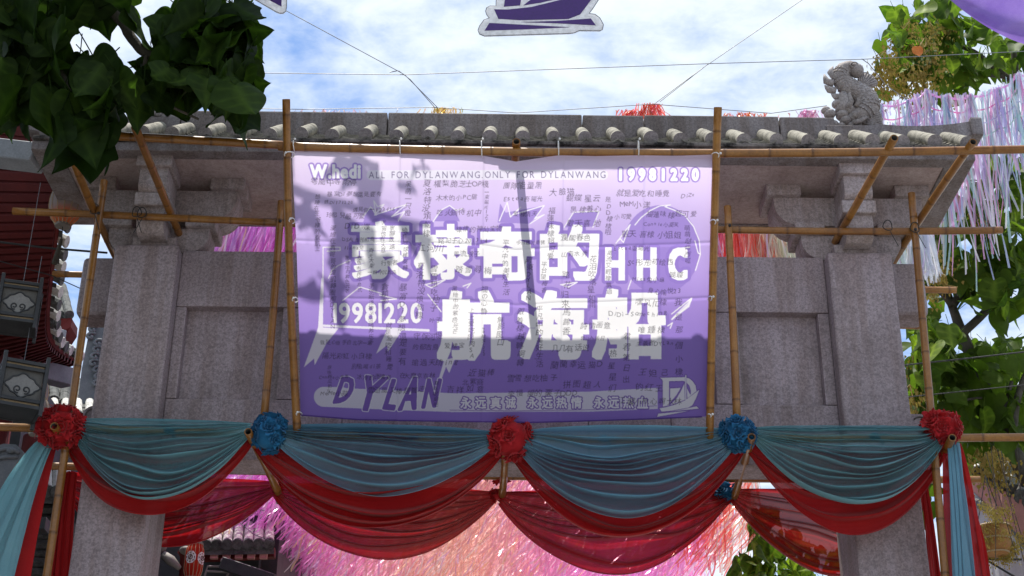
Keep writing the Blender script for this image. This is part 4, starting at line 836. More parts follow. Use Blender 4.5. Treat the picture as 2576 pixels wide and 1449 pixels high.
def canopy_row(Y, z, x0, x1, n, Lr, ln, jit=.25):
    px = rt.uniform(x0, x1, n); rr = np.array([tuple(P(p, 0, Y)) for p in (x0, x1)]); zz = z+rt.normal(0, .05, n); 
    zc = z; Zd = Y*math.cos(R(PITCH))+(zc-1.6)*math.sin(R(PITCH)); X = (px-1262)*Zd/FPX; Yj = Y+rt.uniform(-jit, jit, n)
    return np.stack([X, Yj, zz], 1), rt.uniform(*Lr, n), px
Rr, Ll, Pp = [], [], []
for Y in np.arange(14.5, 27.1, .6):                                  # canopy over the lane behind the gate
    a, b, c = canopy_row(Y, 8.25+.012*(Y-14), 640-(Y-14)*6, 1790+min(0, (20-Y))*4, 760, (.7, 1.3), 0, .35); Rr.append(a); Ll.append(b); Pp.append(c)
for Y in np.arange(15, 20.1, .8):
    a, b, c = canopy_row(Y, 8.2, 1785, 1905, 70, (.7, 1.1), 0, .3); Rr.append(a); Ll.append(b); Pp.append(c)
Rr, Ll, Pp = np.concatenate(Rr), np.concatenate(Ll), np.concatenate(Pp)
me = strips('tinsel_canopy', Rr, Ll, rt.uniform(.009, .017, len(Ll)), pal(Pp, rt), rt, (-.42, -.18), .2, 10)
put('tinsel_canopy', me, M['tinsel'], None, 'mass of shiny pink, orange and red tinsel strips filling the arch behind the gate', 'tinsel', kind='stuff')
# near fringe behind the roof, seen in the gap above the beams
def fringe(name, label, x0, x1, Y, ytop, ybot, n, colf, lean_=(0, 0), wid=(.006, .012), jl=.15, rows=1, dY=.5):
    A_, L_, P_ = [], [], []
    for q in range(rows):
        px = rt.uniform(x0, x1, n); Yq = Y+q*dY; yt = np.interp(px, [x0, x1], ytop)+rt.normal(0, 3, n)
        tops = np.array([tuple(P(a, b, Yq)) for a, b in zip(px, yt)]); bots = np.array([P(a, b, Yq).z for a, b in zip(px, np.interp(px, [x0, x1], ybot))])
        A_.append(tops); L_.append((tops[:, 2]-bots)*rt.uniform(1-jl, 1+jl*.4, n)); P_.append(px)
    A_, L_, P_ = np.concatenate(A_), np.concatenate(L_), np.concatenate(P_)
    return put(name, strips(name, A_, L_, rt.uniform(*wid, len(L_)), colf(P_, rt), rt, lean_, .05, 9), M['tinsel'], None, label, 'tinsel', kind='stuff')
fringe('tinsel_fringe', 'pink tinsel fringe showing between the left pillar bracket and the banner', 480, 1120, 12.3, (540, 520), (700, 700), 900, pal, (-.12, 0), rows=2)
fringe('tinsel_fringe', 'red and pale tinsel fringe showing above the right beam beside the banner', 1500, 2330, 12.3, (520, 545), (690, 700), 1000, pal, (0, 0), rows=2)
def irid(px, r):
    pal_ = np.array([(.66, .54, .92), (.55, .64, .95), (.80, .62, .92), (.94, .52, .80), (.56, .84, .86), (.78, .80, .95), (.93, .92, .95), (.92, .90, .93), (.48, .72, .68), (.92, .40, .68)]); return np.clip(pal_[r.integers(0, len(pal_), len(px))]*r.uniform(.75, 1.08, (len(px), 1)), 0, .95)
# curtain at the right: scalloped strings with long strips
def curtain():
    A_, L_, P_ = [], [], []
    knots = [(2215, 262), (2285, 252), (2330, 226), (2380, 240), (2440, 240), (2510, 222), (2560, 185), (2610, 180)]
    for q in range(2):
        px = rt.uniform(2212, 2600, 170); yt = np.interp(px, [k_[0] for k_ in knots], [k_[1] for k_ in knots])+rt.normal(0, 4, len(px))+q*55
        for x_, y_ in zip(px, yt):
            lo = np.interp(x_, [2212, 2240, 2290, 2330, 2440, 2520, 2570, 2600], [330, 400, 560, 660, 640, 560, 420, 400])*rt.uniform(.55, 1.05); a = P(x_, y_, 13.2+q*.25+rt.uniform(-.1, .1)); A_.append(tuple(a)); L_.append(max(.1, a.z-P(x_, lo, 13.2).z)); P_.append(x_)
    for kx, ky in knots[:-1]:
        for _ in range(16):
            a = P(kx+rt.normal(0, 5), ky+rt.normal(0, 3), 13.15); A_.append(tuple(a)); L_.append(rt.uniform(.15, .6)); P_.append(kx)
    return strips('strips', np.array(A_), np.array(L_), rt.uniform(.007, .015, len(L_)), irid(np.array(P_), rt), rt, (-.07, 0), .035, 10), knots
ct = thing('tinsel_curtain', 'iridescent lilac and blue tinsel curtain strung up right of the stone fish', 'tinsel')
me, knots = curtain(); put('strips', me, M['tinsel'], ct, kind='stuff')
for row in range(4):
    pts = [P(x_, y_+row*34, 13.2) for x_, y_ in knots]; q = []
    for a, b in zip(pts[:-1], pts[1:]): q += [a.lerp(b, t)-Vector((0, 0, .05*4*t*(1-t))) for t in np.linspace(0, 1, 8)]
    mb = MB(); mb.tube(q, .008 if row else .012, 5); me = mb.mesh('string'); at_ = me.color_attributes.new('tint', 'FLOAT_COLOR', 'POINT'); at_.data.foreach_set('color', np.tile(((.72, .42, .72, 1), (.8, .3, .6, 1), (.6, .6, .8, 1), (.6, .75, .7, 1))[row], len(me.vertices))); put('string', me, M['tinsel'], ct)
# tufts of tinsel peeping over the ridge
for (x, y, w_, h_, c, lab) in ((1640, 262, 40, 45, (.88, .16, .05), 'tuft of orange tinsel knotted above the ridge on the slanting wire'), (1590, 278, 60, 18, (.88, .14, .05), 'orange tinsel hanging just above the ridge'), (1110, 272, 70, 20, (.85, .62, .2), 'golden tinsel above the ridge where the left wire meets it'), (820, 278, 240, 12, (.86, .66, .70), 'pale pink and gold tinsel line above the left half of the ridge'), (1870, 285, 130, 12, (.88, .25, .12), 'red tinsel tips above the ridge right of the bamboo post'), (2035, 278, 46, 20, (.88, .5, .7), 'pink tinsel tuft left of the stone fish')):
    n = 60; px = rt.normal(x, w_*.3, n); tops = np.array([tuple(P(a, y+rt.normal(0, 2), 11.85)) for a in px]); cc = np.clip(np.array(c)[None]*rt.uniform(.7, 1.1, (n, 1))+rt.normal(0, .06, (n, 3)), 0.02, .94)
    put('tinsel_tuft', strips('tinsel_tuft', tops, rt.uniform(.5, 1.0, n)*h_*.012, rt.uniform(.005, .010, n), cc, rt, (rt.normal(0, .2), 0), .25, 6), M['tinsel'], None, lab, 'tinsel', kind='stuff')
# ================================================================== trees
def leafmesh(i):
    r = np.random.default_rng(100+i); half = [(0.0, .00), (.17, .13), (.36, .12), (.50, -.02), (.56, -.20), (.64, -.40), (.47, -.45), (.34, -.60), (.17, -.85), (0.0, -1.12)]
    if i % 2: half = [(0.0, .00), (.18, .14), (.38, .12), (.52, -.03), (.57, -.22), (.55, -.42), (.46, -.58), (.33, -.74), (.15, -.94), (0.0, -1.10)]
    mid_ = [0, -.01, -.06, -.16, -.28, -.42, -.54, -.70, -.90, -1.11]; n = 22; tt_ = np.linspace(0, 9, n); hx = np.interp(tt_, range(10), [h[0] for h in half]); hz = np.interp(tt_, range(10), [h[1] for h in half]); mz = np.interp(tt_, range(10), mid_)
    for _ in range(1): hx[1:-1] = (hx[:-2]+2*hx[1:-1]+hx[2:])/4; hz[1:-1] = (hz[:-2]+2*hz[1:-1]+hz[2:])/4
    fold = r.uniform(.10, .40); crv = r.uniform(.15, .55); wav = r.uniform(.02, .05); p = r.uniform(0, 6, 3); us = (-1, -.66, -.33, -.04, .04, .33, .66, 1); vs, fs, ve = [], [], []
    for k in range(n):
        for u in us:
            x = hx[k]*u*(1+(.08 if u > 0 else -.05)*(i % 3-1)); z = mz[k]+(hz[k]-mz[k])*abs(u); y = fold*abs(x)**1.3-crv*(z+.3)**2+wav*math.sin(9*z+2.5*u+p[0])*abs(u)+.035*math.sin(5*x+p[1]+4*z)*abs(u)
            vs.append((x*.72, y*.72, z*.85)); ve.append(1.0 if abs(u) < .1 else (.55 if (k % 4 == 2 and abs(u) < .9) else 0.0))
    for k in range(n-1):
        for c in range(7): fs.append((k*8+c, k*8+c+1, k*8+c+9, k*8+c+8))
    mb = MB(); mb.add(vs, fs); mb.tube([(0, 0, 0), (0, .05, .22), (0, .12, .46)], .011, 5); me = mb.mesh('leaf', False); me.polygons.foreach_set('use_smooth', [True]*len(me.polygons))
    a_ = me.attributes.new('vein', 'FLOAT', 'POINT'); a_.data.foreach_set('value', ve+[.3]*(len(me.vertices)-len(ve))); return me
LM = [leafmesh(i) for i in range(6)]; LM2 = [m.copy() for m in LM]
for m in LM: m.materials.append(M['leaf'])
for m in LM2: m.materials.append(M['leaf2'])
def limb(pts, r0, r1, par, nm='branch'):
    pts = [Vector(p) for p in pts]; q = []
    for i in range(len(pts)-1):
        a, b, c, d = pts[max(i-1, 0)], pts[i], pts[i+1], pts[min(i+2, len(pts)-1)]
        for t in np.linspace(0, 1, 6)[:-1]: q.append(.5*((2*b)+(c-a)*t+(2*a-5*b+4*c-d)*t*t+(3*b-a-3*c+d)*t**3))
    q.append(pts[-1]); mb = MB(); mb.tube(q, list(np.linspace(r0, r1, len(q))), 9); return put(nm, mb.mesh(nm), M['bark'], par, smooth=True)
rl = random.Random(3)
NLEAF = {}
def leaf(par, p, s, meshes, face=None, many=False):
    n_ = NLEAF.setdefault(par.name, [0, MB()])
    if n_[0] >= 290 or many:                                        # the rest of the crown is one mass
        m_ = meshes[rl.randrange(6)]; s *= rl.uniform(.75, 1.2)
        tm = Matrix.Translation(p) @ Matrix.Rotation(rl.uniform(-1.5, 1.5), 4, 'Z') @ Matrix.Rotation(rl.gauss(0, .4), 4, 'Y') @ Matrix.Rotation(rl.gauss(-.15, .45), 4, 'X') @ Matrix.Scale(s, 4)
        n_[1].add([tm @ v.co for v in m_.vertices], [tuple(q.vertices) for q in m_.polygons]); return
    n_[0] += 1
    o = put('leaf', meshes[rl.randrange(6)], None, par); o.location = p; s *= rl.uniform(.75, 1.2); o.scale = (s, s, s)
    o.rotation_euler = (rl.gauss(-.15, .45), rl.gauss(0, .4), rl.uniform(-1.5, 1.5) if rl.random() < .75 else rl.uniform(1.6, 4.6)); return o
def in_poly(x, y, p):
    c = False
    for i in range(len(p)):
        a, b = p[i], p[i-1]
        if (a[1] > y) != (b[1] > y) and x < (b[0]-a[0])*(y-a[1])/(b[1]-a[1])+a[0]: c = not c
    return c
treeL = thing('broadleaf_tree', 'dark broad-leaved tree overhanging the left end of the gate roof', 'tree', loc=(-5.2, 8.2, 0))
def lp(v): return Vector(v)-Vector((-5.2, 8.2, 0))
limb([lp((-5.2, 8.2, -.1)), lp((-5.15, 8.25, 3)), lp((-5.0, 8.3, 6)), lp((-4.7, 8.4, 8)), lp((-4.6, 8.5, 10))], .17, .08, treeL, 'trunk')
limb([lp((-4.6, 8.5, 9.6)), lp(P(240, -10, 8.6)), lp(P(330, 95, 8.6)), lp(P(370, 135, 8.6)), lp(P(470, 150, 8.7)), lp(P(560, 130, 8.8)), lp(P(600, 110, 8.8))], .05, .012, treeL)
limb([lp((-4.65, 8.4, 8.6)), lp(P(0, 25, 8.4)), lp(P(70, 75, 8.4)), lp(P(130, 150, 8.4)), lp(P(180, 230, 8.4)), lp(P(230, 330, 8.4))], .05, .014, treeL)
limb([lp((-4.6, 8.5, 9.9)), lp((-3.2, 9.0, 10.3)), lp((-2.2, 9.6, 10.5)), lp((-1.5, 9.75, 10.4)), lp((-1.0, 9.8, 10.3))], .05, .012, treeL)
limb([lp(P(370, 135, 8.6)), lp(P(365, 200, 8.6)), lp(P(420, 260, 8.6)), lp(P(500, 300, 8.7))], .018, .008, treeL)
regs = [([(0,0),(150,0),(180,60),(190,130),(150,180),(240,190),(330,150),(390,110),(480,60),(560,52),(612,60),(636,140),(632,220),(646,330),(600,340),(585,300),(540,280),(520,300),(440,280),(415,300),(370,290),(330,300),(270,330),(262,380),(225,400),(180,380),(120,330),(60,330),(0,310)], 210, (8.1, 9.0)),
        ([(150,0),(296,0),(300,70),(260,95),(215,60),(180,70)], 22, (8.3, 8.9)), ([(300,90),(400,85),(560,60),(630,90),(630,200),(560,240),(420,230),(300,170)], 45, (8.3, 9.0)), ([(570,60),(620,70),(636,200),(645,340),(590,330),(575,200)], 22, (8.5, 9.0))]
gapsL = [[(190, 96), (262, 104), (298, 128), (300, 150), (200, 148)], [(310, 142), (380, 138), (384, 172), (312, 172)]]
for poly, n, (ya, yb) in regs:
    xs_, ys_ = [p[0] for p in poly], [p[1] for p in poly]; k = 0
    while k < n:
        x, y = rl.uniform(min(xs_)-30, max(xs_)), rl.uniform(min(ys_)-90, max(ys_))
        cx, cy = x, y+52                                            # middle of the hanging blade
        if not in_poly(cx, cy, poly) or any(in_poly(cx+dx, cy+dy, g) for g in gapsL for dx in (-25, 0, 25) for dy in (-30, 0, 30)): 
            if not (cx < 0 and cy < 330 and cx > -60): continue
        leaf(treeL, lp(P(x, y, rl.uniform(ya, yb))), rl.uniform(.30, .40), LM); k += 1
up_ = MB()                                                           # the crown goes on above the frame and shades what hangs below
for _ in range(340):
    m_ = LM[rl.randrange(6)]; s_ = rl.uniform(.3, .42); x_, y_, z_ = rl.uniform(-5.6, -1.85), rl.uniform(7.6, 9.7), rl.uniform(9.75, 11.6)
    tm = Matrix.Translation(lp((x_, y_, z_))) @ Matrix.Rotation(rl.uniform(0, 6.28), 4, 'Z') @ Matrix.Rotation(rl.gauss(.9, .35), 4, 'X') @ Matrix.Scale(s_, 4)
    up_.add([tm @ v.co for v in m_.vertices], [tuple(p.vertices) for p in m_.polygons])
put('upper_foliage', up_.mesh('upper_foliage', False), M['leaf'], treeL, kind='stuff', smooth=True)
for _ in range(28):                                                  # leaves above the frame that shade the banner
    leaf(treeL, lp((rl.uniform(-1.9, -.9), rl.uniform(9.5, 10.1), rl.uniform(9.95, 10.4))), rl.uniform(.2, .3), LM, many=True)
for (x, y) in ((255, 330), (235, 350), (205, 345), (160, 330)): leaf(treeL, lp(P(x, y, 8.5)), .38, LM)
# right tree
BX = (6.6, 15.0)
treeR = thing('flowering_tree', 'tall green tree with yellow seed clusters standing behind the right end of the gate', 'tree', loc=(BX[0], BX[1], 0))
def rp(v): return Vector(v)-Vector((BX[0], BX[1], 0))
limb([rp((BX[0], BX[1], -.1)), rp((6.5, 15, 4)), rp(P(2540, 1120, 15)), rp(P(2470, 960, 15)), rp(P(2420, 840, 15)), rp(P(2395, 770, 15)), rp(P(2345, 640, 15)), rp(P(2330, 600, 15))], .12, .02, treeR, 'trunk')
for pts, a, b in (([(2395,770),(2440,700),(2470,600),(2490,560),(2460,520)],.05,.015), ([(2395,770),(2360,730),(2300,715),(2270,690)],.04,.02), ([(2420,840),(2500,760),(2570,640),(2640,500)],.05,.03), ([(2640,420),(2560,300),(2555,180),(2545,90)],.06,.03), ([(2540,200),(2500,170),(2450,130),(2400,118),(2330,130),(2290,160)],.04,.012), ([(2555,200),(2500,190),(2450,195),(2420,205)],.03,.012), ([(2340,140),(2300,200),(2280,230)],.02,.008), ([(2545,540),(2480,560),(2440,555)],.03,.012), ([(2545,1120),(2560,1000),(2600,900)],.05,.03), ([(2360,1060),(2420,1010),(2480,1000)],.025,.01), ([(2520,1180),(2515,1080),(2545,960)],.03,.02)):
    limb([rp(P(x, y, 14.8)) for x, y in pts], a, b, treeR)
regR = [([(2225,60),(2290,30),(2400,20),(2480,90),(2576,90),(2640,60),(2640,180),(2540,160),(2420,215),(2330,230),(2270,190)], 120, (14, 15.6)), ([(2380,470),(2480,420),(2640,360),(2640,620),(2560,660),(2470,640),(2400,560)], 85, (13.6, 15.4)), ([(2440,650),(2560,600),(2640,600),(2640,760),(2560,800),(2470,760)], 32, (14, 15)), ([(2300,860),(2370,800),(2410,890),(2380,960),(2300,1010)], 40, (13.8, 15)), ([(2260,960),(2400,900),(2520,860),(2640,820),(2640,1120),(2420,1110),(2280,1090)], 190, (14.4, 16.5)), ([(2290,580),(2350,560),(2440,620),(2360,700),(2310,690)], 22, (14, 15)), ([(2395,640),(2460,680),(2440,800),(2400,760)], 14, (14, 15)), ([(2390,1080),(2640,1060),(2640,1190),(2420,1165)], 60, (16, 18)), ([(2250,1060),(2330,1060),(2330,1300),(2260,1320)], 22, (14.5, 16))]
cnt = 0; extra = []
for poly, n, (ya, yb) in regR:
    xs_, ys_ = [p[0] for p in poly], [p[1] for p in poly]; k = 0
    while k < n:
        x, y = rl.uniform(min(xs_), max(xs_)), rl.uniform(min(ys_)-30, max(ys_))
        if not in_poly(x, y+24, poly): continue
        p = rp(P(x, y, rl.uniform(ya, yb))); k += 1; cnt += 1
        leaf(treeR, p, rl.uniform(.24, .36), LM2)
        for _ in range(1): leaf(treeR, p+Vector((rl.gauss(0, .12), rl.uniform(.05, .6), rl.gauss(0, .12))), rl.uniform(.22, .34), LM2, many=True)
def podcluster(seed):
    r = random.Random(seed); mb = MB()
    for _ in range(85):
        c = Vector((r.gauss(0, .10), r.gauss(0, .08), -abs(r.gauss(.12, .12)))); s = r.uniform(.012, .026); a = r.uniform(0, 6.28); u = Vector((math.cos(a), math.sin(a), r.uniform(-.3, .3))); mb.add([c, c+u*s+Vector((0, 0, -s*.6)), c+Vector((0, 0, -s*2.4)), c-u*s+Vector((0, 0, -s*.6))], [(0, 1, 2, 3)])
    for _ in range(6): mb.tube([(0, 0, .05), (r.gauss(0, .06), r.gauss(0, .05), -.1), (r.gauss(0, .1), r.gauss(0, .08), -.25)], .004, 4)
    me = mb.mesh('seed_cluster', False); me.materials.append(M['pod']); return me
PC = [podcluster(i) for i in range(4)]
for (x, y) in ((2290,60),(2340,62),(2375,52),(2250,98),(2230,135),(2290,120),(2215,165),(2240,180),(2300,170),(2320,190),(2275,205),(2345,150),(2215,195),(2260,160),(2330,100),(2325,215),(2340,640),(2370,660),(2350,690),(2480,480),(2500,510),(2460,540),(2300,900),(2320,930),(2500,1130),(2480,1150),(2530,1160),(2460,1140),(2510,1180),(2290,980)):
    o = put('seed_cluster', PC[rl.randrange(4)], None, treeR, kind='stuff'); o.location = rp(P(x, y, rl.uniform(13.9, 14.6))); o.rotation_euler = (0, 0, rl.uniform(0, 6)); s = rl.uniform(.7, 1.15); o.scale = (s, s, s)
leaf_o = put('autumn_leaf', LM2[1].copy(), None, treeR); leaf_o.data.materials.clear(); leaf_o.data.materials.append(plain('orange_leaf', (.5, .13, .02), (.6, .2, .03))); leaf_o.location = rp(P(2308, 118, 13.9)); leaf_o.scale = (.16,)*3
# tree seen through the arch
treeB = thing('leafy_tree', 'dark green tree far behind, seen through the right side of the arch', 'tree', loc=(4.6, 19, 0))
limb([(0, 0, -.1), (.1, 0, 3), (-.1, .1, 5.5), (-.3, .1, 6.6)], .16, .05, treeB, 'trunk')
for pts in (((-.2, 0, 5), (.8, .2, 6), (1.3, 0, 6.6)), ((-.1, 0, 5.2), (-.9, -.2, 6.0), (-1.4, 0, 6.5)), ((0, 0, 5.5), (.3, -.3, 6.4), (.5, -.2, 6.9))): limb(pts, .05, .015, treeB)
regB = [([(1840,1449),(1870,1390),(1930,1360),(1990,1340),(2040,1380),(2110,1400),(2140,1449),(2100,1520),(1850,1520)], 130, (17.8, 19.5)), ([(1890,1310),(1925,1280),(1945,1320),(1920,1360),(1895,1350)], 16, (18, 19))]
for poly, n, (ya, yb) in regB:
    xs_, ys_ = [p[0] for p in poly], [p[1] for p in poly]; k = 0
    while k < n:
        x, y = rl.uniform(min(xs_), max(xs_)), rl.uniform(min(ys_)-20, max(ys_))
        if not in_poly(x, y+18, poly): continue
        leaf(treeB, P(x, y, rl.uniform(ya, yb))-Vector((4.6, 19, 0)), rl.uniform(.20, .32), LM2); k += 1

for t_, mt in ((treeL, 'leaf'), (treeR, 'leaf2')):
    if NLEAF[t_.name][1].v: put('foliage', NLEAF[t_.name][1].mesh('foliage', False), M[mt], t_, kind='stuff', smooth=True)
# ================================================================== neighbouring houses
def roof_patch(par, ridge, eave, n, r, tmat, cap='darktile', pan='darktile', capr=None, cmat=None):
    """tiled slope: ridge, eave = (left point, right point); round tiles from ridge to eave, pan strips between"""
    (ra, rb_), (ea, eb) = [[Vector(p) for p in q] for q in (ridge, eave)]
    me = MB().prism([ra, rb_, eb, ea], (0, .02, -.10)).mesh('roof_slab'); put('roof_slab', me, M[pan], par)
    for i in range(n):
        t = (i+.5)/n; a, b = ra.lerp(rb_, t), ea.lerp(eb, t); d = (b-a); L = d.length; mb = MB(); k = max(2, int(L/.3))
        pts, rad = [], []
        for j in range(k): pts += [a+d*(j/k), a+d*((j+.93)/k)]; rad += [r*.9, r]
        up = Vector((0, 0, r*.5)); mb.tube([p+up for p in pts], rad, 10); o = put('round_tile', mb.mesh('round_tile'), M[tmat], par, smooth=False)
        c = MB(); dn = d.normalized(); c.tube([b+up-dn*.01, b+up+dn*.05], r*1.08, 12); put('tile_cap', c.mesh('tile_cap'), M[cap], o)
        if i < n-1:
            t2 = (i+1)/n; a2, b2 = ra.lerp(rb_, t2), ea.lerp(eb, t2); w_ = (eb-ea)/n*.36; mb = MB(); m_ = max(3, int(L/.14))
            for j in range(m_):
                p0 = a2.lerp(b2, j/m_); p1 = a2.lerp(b2, (j+1.25)/m_); mb.add([p0-w_+Vector((0, 0, .012)), p0+Vector((0, 0, -.01)), p0+w_+Vector((0, 0, .012)), p1-w_+Vector((0, 0, .035)), p1+Vector((0, 0, .01)), p1+w_+Vector((0, 0, .035)), p1-w_+Vector((0, 0, .01)), p1+Vector((0, 0, -.015)), p1+w_+Vector((0, 0, .01))], [(0, 1, 4, 3), (1, 2, 5, 4), (3, 4, 7, 6), (4, 5, 8, 7)])
            put('pan_tiles', mb.mesh('pan_tiles'), M[pan], par)
# ---- house at the left edge: upswept eave with red soffit
hl = thing('upswept_eave_house', 'dark house at the left edge with red boarded upswept eave', 'house', loc=(-6, 12, 0))
def hp(v): return Vector(v)-Vector((-6, 12, 0))
E = [(120,300,10.55),(140,430,10.8),(141,552,11.2),(131,640,11.7),(123,711,12.2),(115,790,12.9),(116,840,13.5),(130,872,14.1),(158,893,14.8),(196,912,15.6)]
I_ = [(-260,250,11.2),(-240,420,11.5),(-230,560,11.9),(-220,660,12.4),(-200,740,12.9),(-180,830,13.6),(-140,900,14.2),(-80,940,14.8),(-10,955,15.4),(60,965,16.0)]
def spl(pl, n):
    t = np.linspace(0, len(pl)-1, n); a = np.array(pl, float); q = np.stack([np.interp(t, np.arange(len(pl)), a[:, k]) for k in range(3)], 1)
    for _ in range(3): q[1:-1] = (q[:-2]+2*q[1:-1]+q[2:])/4
    return [P(*v) for v in q]
Es, Is = spl(E, 44), spl(I_, 44)
rows = np.array([[tuple(hp(a.lerp(b, u))) for u in np.linspace(0, 1, 8)] for a, b in zip(Is, Es)]); put('soffit', grid_mesh('soffit', rows), M['redwood'], hl)
rows2 = rows+np.array((0, .02, .14)); put('roof_deck', grid_mesh('roof_deck', rows2), M['darktile'], hl)
for i in range(0, 43):
    a, b = hp(Is[i]), hp(Es[i]); a = b+(a-b)*.97; mb = MB(); dn = (Es[min(i+1, 43)]-Es[max(i-1, 0)]).normalized()*.035; dz = Vector((0, -.01, -.055))
    mb.add([a-dn, a+dn, b+dn, b-dn, a-dn+dz, a+dn+dz, b+dn+dz, b-dn+dz], [(0, 1, 2, 3), (7, 6, 5, 4), (0, 4, 5, 1), (1, 5, 6, 2), (2, 6, 7, 3), (3, 7, 4, 0)]); put('rafter', mb.mesh('rafter'), M['rafter'], hl)
for i in range(1, 43):
    b = hp(Es[i]); dn = (Es[i+1]-Es[i-1]).normalized(); mb = MB(); o_ = Vector((.10, .02, .015)); mb.tube([b+Vector((-.06, 0, .12)), b+o_+Vector((0, 0, .03))], [.05, .052], 9); mb.tube([b+o_+Vector((-.005, 0, .028)), b+o_+Vector((.012, 0, .024))], .058, 9)
    if i % 2: put('eave_tile', mb.mesh('eave_tile'), M['paletile'] if i % 4 == 1 else M['darktile'], hl)
    if i % 2 == 0: m2 = MB(); m2.add([b+Vector((-.02, 0, .06))-dn*.05, b+Vector((.07, 0, .03))-dn*.05, b+Vector((.075, 0, -.05)), b+Vector((.07, 0, .03))+dn*.05, b+Vector((-.02, 0, .06))+dn*.05], [(0, 1, 2, 3, 4)]); put('drip_tile', m2.mesh('drip_tile'), M['darktile'], hl)
mb = MB(); mb.tube([b_+Vector((.0, 0, .035)) for b_ in [hp(p) for p in Es]], .035, 6); put('eave_board', mb.mesh('eave_board'), M['redwood'], hl)
def bar(par, name, a, b, w_, h_, mat):
    a, b = Vector(a), Vector(b); d = (b-a).normalized(); s = d.cross(Vector((0, 0, 1))).normalized()*w_/2; u = s.cross(d).normalized()*h_/2
    mb = MB(); mb.add([a-s-u, a+s-u, a+s+u, a-s+u, b-s-u, b+s-u, b+s+u, b-s+u], [(0, 3, 2, 1), (4, 5, 6, 7), (0, 1, 5, 4), (1, 2, 6, 5), (2, 3, 7, 6), (3, 0, 4, 7)]); me = mb.mesh(name); bevel(me, .008, 1); return put(name, me, M[mat], par)
bar(hl, 'beam_end', hp(P(-120, 372, 10.35)), hp(P(100, 398, 10.2)), .22, .17, 'greybeam')
bar(hl, 'eave_beam', hp(P(-150, 868, 13.6)), hp(P(172, 952, 15.3)), .2, .2, 'slate')
boxobj('wall', hp((-16, 14.2, 0)), hp((P(104, 1000, 14.2).x-.15, 20, P(60, 930, 14.2).z)), M['darkwood'], hl, bev=0)
boxobj('added_side_shade_wall', hp((-16, -12, 0)), hp((-7.2, 13.88, 6.2)), M['slate'], hl, bev=0)  # unseen wall added along the lane to cut sky light from the left
for (x, y0, y1) in ((30, 900, 1500), (88, 1100, 1500)):
    mb = MB(); mb.tube([hp(P(x, y0, 13.6)), hp(Vector((P(x, y0, 13.6).x, 13.6, 0)))], .11, 14); put('column', mb.mesh('column'), M['rafter'], hl, smooth=True)
for (y, h_) in ((1040, .12), (1180, .16), (1330, .12)): boxobj('cross_beam', hp((-9, 13.5, P(50, y, 13.5).z)), hp((P(112, y, 13.5).x, 13.66, P(50, y, 13.5).z+h_)), M['darkwood'], hl)
# ---- wooden lanterns
def wood_lantern(x, y, Y, s, rot, label):
    c = P(x, y, Y); t = thing('wooden_lantern', label, 'lantern', 'wooden lanterns at the left edge', loc=tuple(c)); t.rotation_euler = (0, 0, rot); w_ = .13*s; h_ = .14*s
    for sx in (-1, 1):
        for sy in (-1, 1):
            o = boxobj('corner_post', (sx*w_-.012*s, sy*w_-.012*s, -h_*1.35), (sx*w_+.012*s, sy*w_+.012*s, h_*1.45), M['darkwood'], t, .003)
    for z in (-h_, -h_*.72, h_*.78, h_*1.06):
        for sx in (-1, 1):
            boxobj('rail', (sx*w_-.009*s, -w_*.9, z-.011*s), (sx*w_+.009*s, w_*.9, z+.011*s), M['darkwood'], t, .002); boxobj('rail', (-w_*.9, sx*w_-.009*s, z-.011*s), (w_*.9, sx*w_+.009*s, z+.011*s), M['darkwood'], t, .002)
    for k in range(4):
        a = k*math.pi/2; rm = Matrix.Rotation(a, 4, 'Z'); me = MB().box((-w_*.9, -w_*.86, -h_*.70), (w_*.9, -w_*.80, h_*.76)).mesh('panel'); me.transform(rm); pn = put('panel', me, M['panel'], t)
        for zz in (.91, -.86): me = MB().box((-w_*.88, -w_*.9, h_*zz-.012*s), (w_*.88, -w_*.86, h_*zz+.012*s)).mesh('trim_strip'); me.transform(rm); put('trim_strip', me, M['trim'], t)
        mb = MB(); out_ = []
        for th_ in np.linspace(0, 2*math.pi, 49): rr = .80+.07*math.cos(4*th_)+.05*math.cos(8*th_); out_.append((w_*.92*rr*math.cos(th_), -w_*.875, h_*.62*rr*math.sin(th_)))
        mb.tube(out_, .006*s, 5)
        for sx in (-1, 1): mb.tube([(sx*w_*(.20+(.19-.13*q)*math.cos(-1.9+q*7.5)), -w_*.88, h_*(-.20+(.19-.13*q)*math.sin(-1.9+q*7.5))) for q in np.linspace(0, 1, 20)], .005*s, 5)
        me = mb.mesh('carved_outline'); me.transform(rm); put('carved_outline', me, M['darkwood'], pn)
        m3 = MB(); m3.add([(p[0]*.93, -w_*.868, p[2]*.93) for p in out_[:-1]], [tuple(range(48))]); me = m3.mesh('cloud_inset'); me.transform(rm); put('cloud_inset', me, M['inset'], pn)
    boxobj('floor_board', (-w_*.95, -w_*.95, -h_*1.02), (w_*.95, w_*.95, -h_*.98), M['darkwood'], t, 0); boxobj('roof_board', (-w_*.95, -w_*.95, h_*1.08), (w_*.95, w_*.95, h_*1.12), M['darkwood'], t, 0)
    mb = MB(); mb.tube([(0, 0, h_*1.1), (0, 0, h_*1.1+.9)], .0022, 5); put('hanging_wire', mb.mesh('hanging_wire'), M['wire'], t)
    return t
wood_lantern(47, 778, 9.7, 1.02, .28, 'dark wooden box lantern with pale carved panels, upper one at the left edge')
wood_lantern(48, 985, 9.7, 1.12, .45, 'dark wooden box lantern with pale carved panels, lower one above the red rosette')
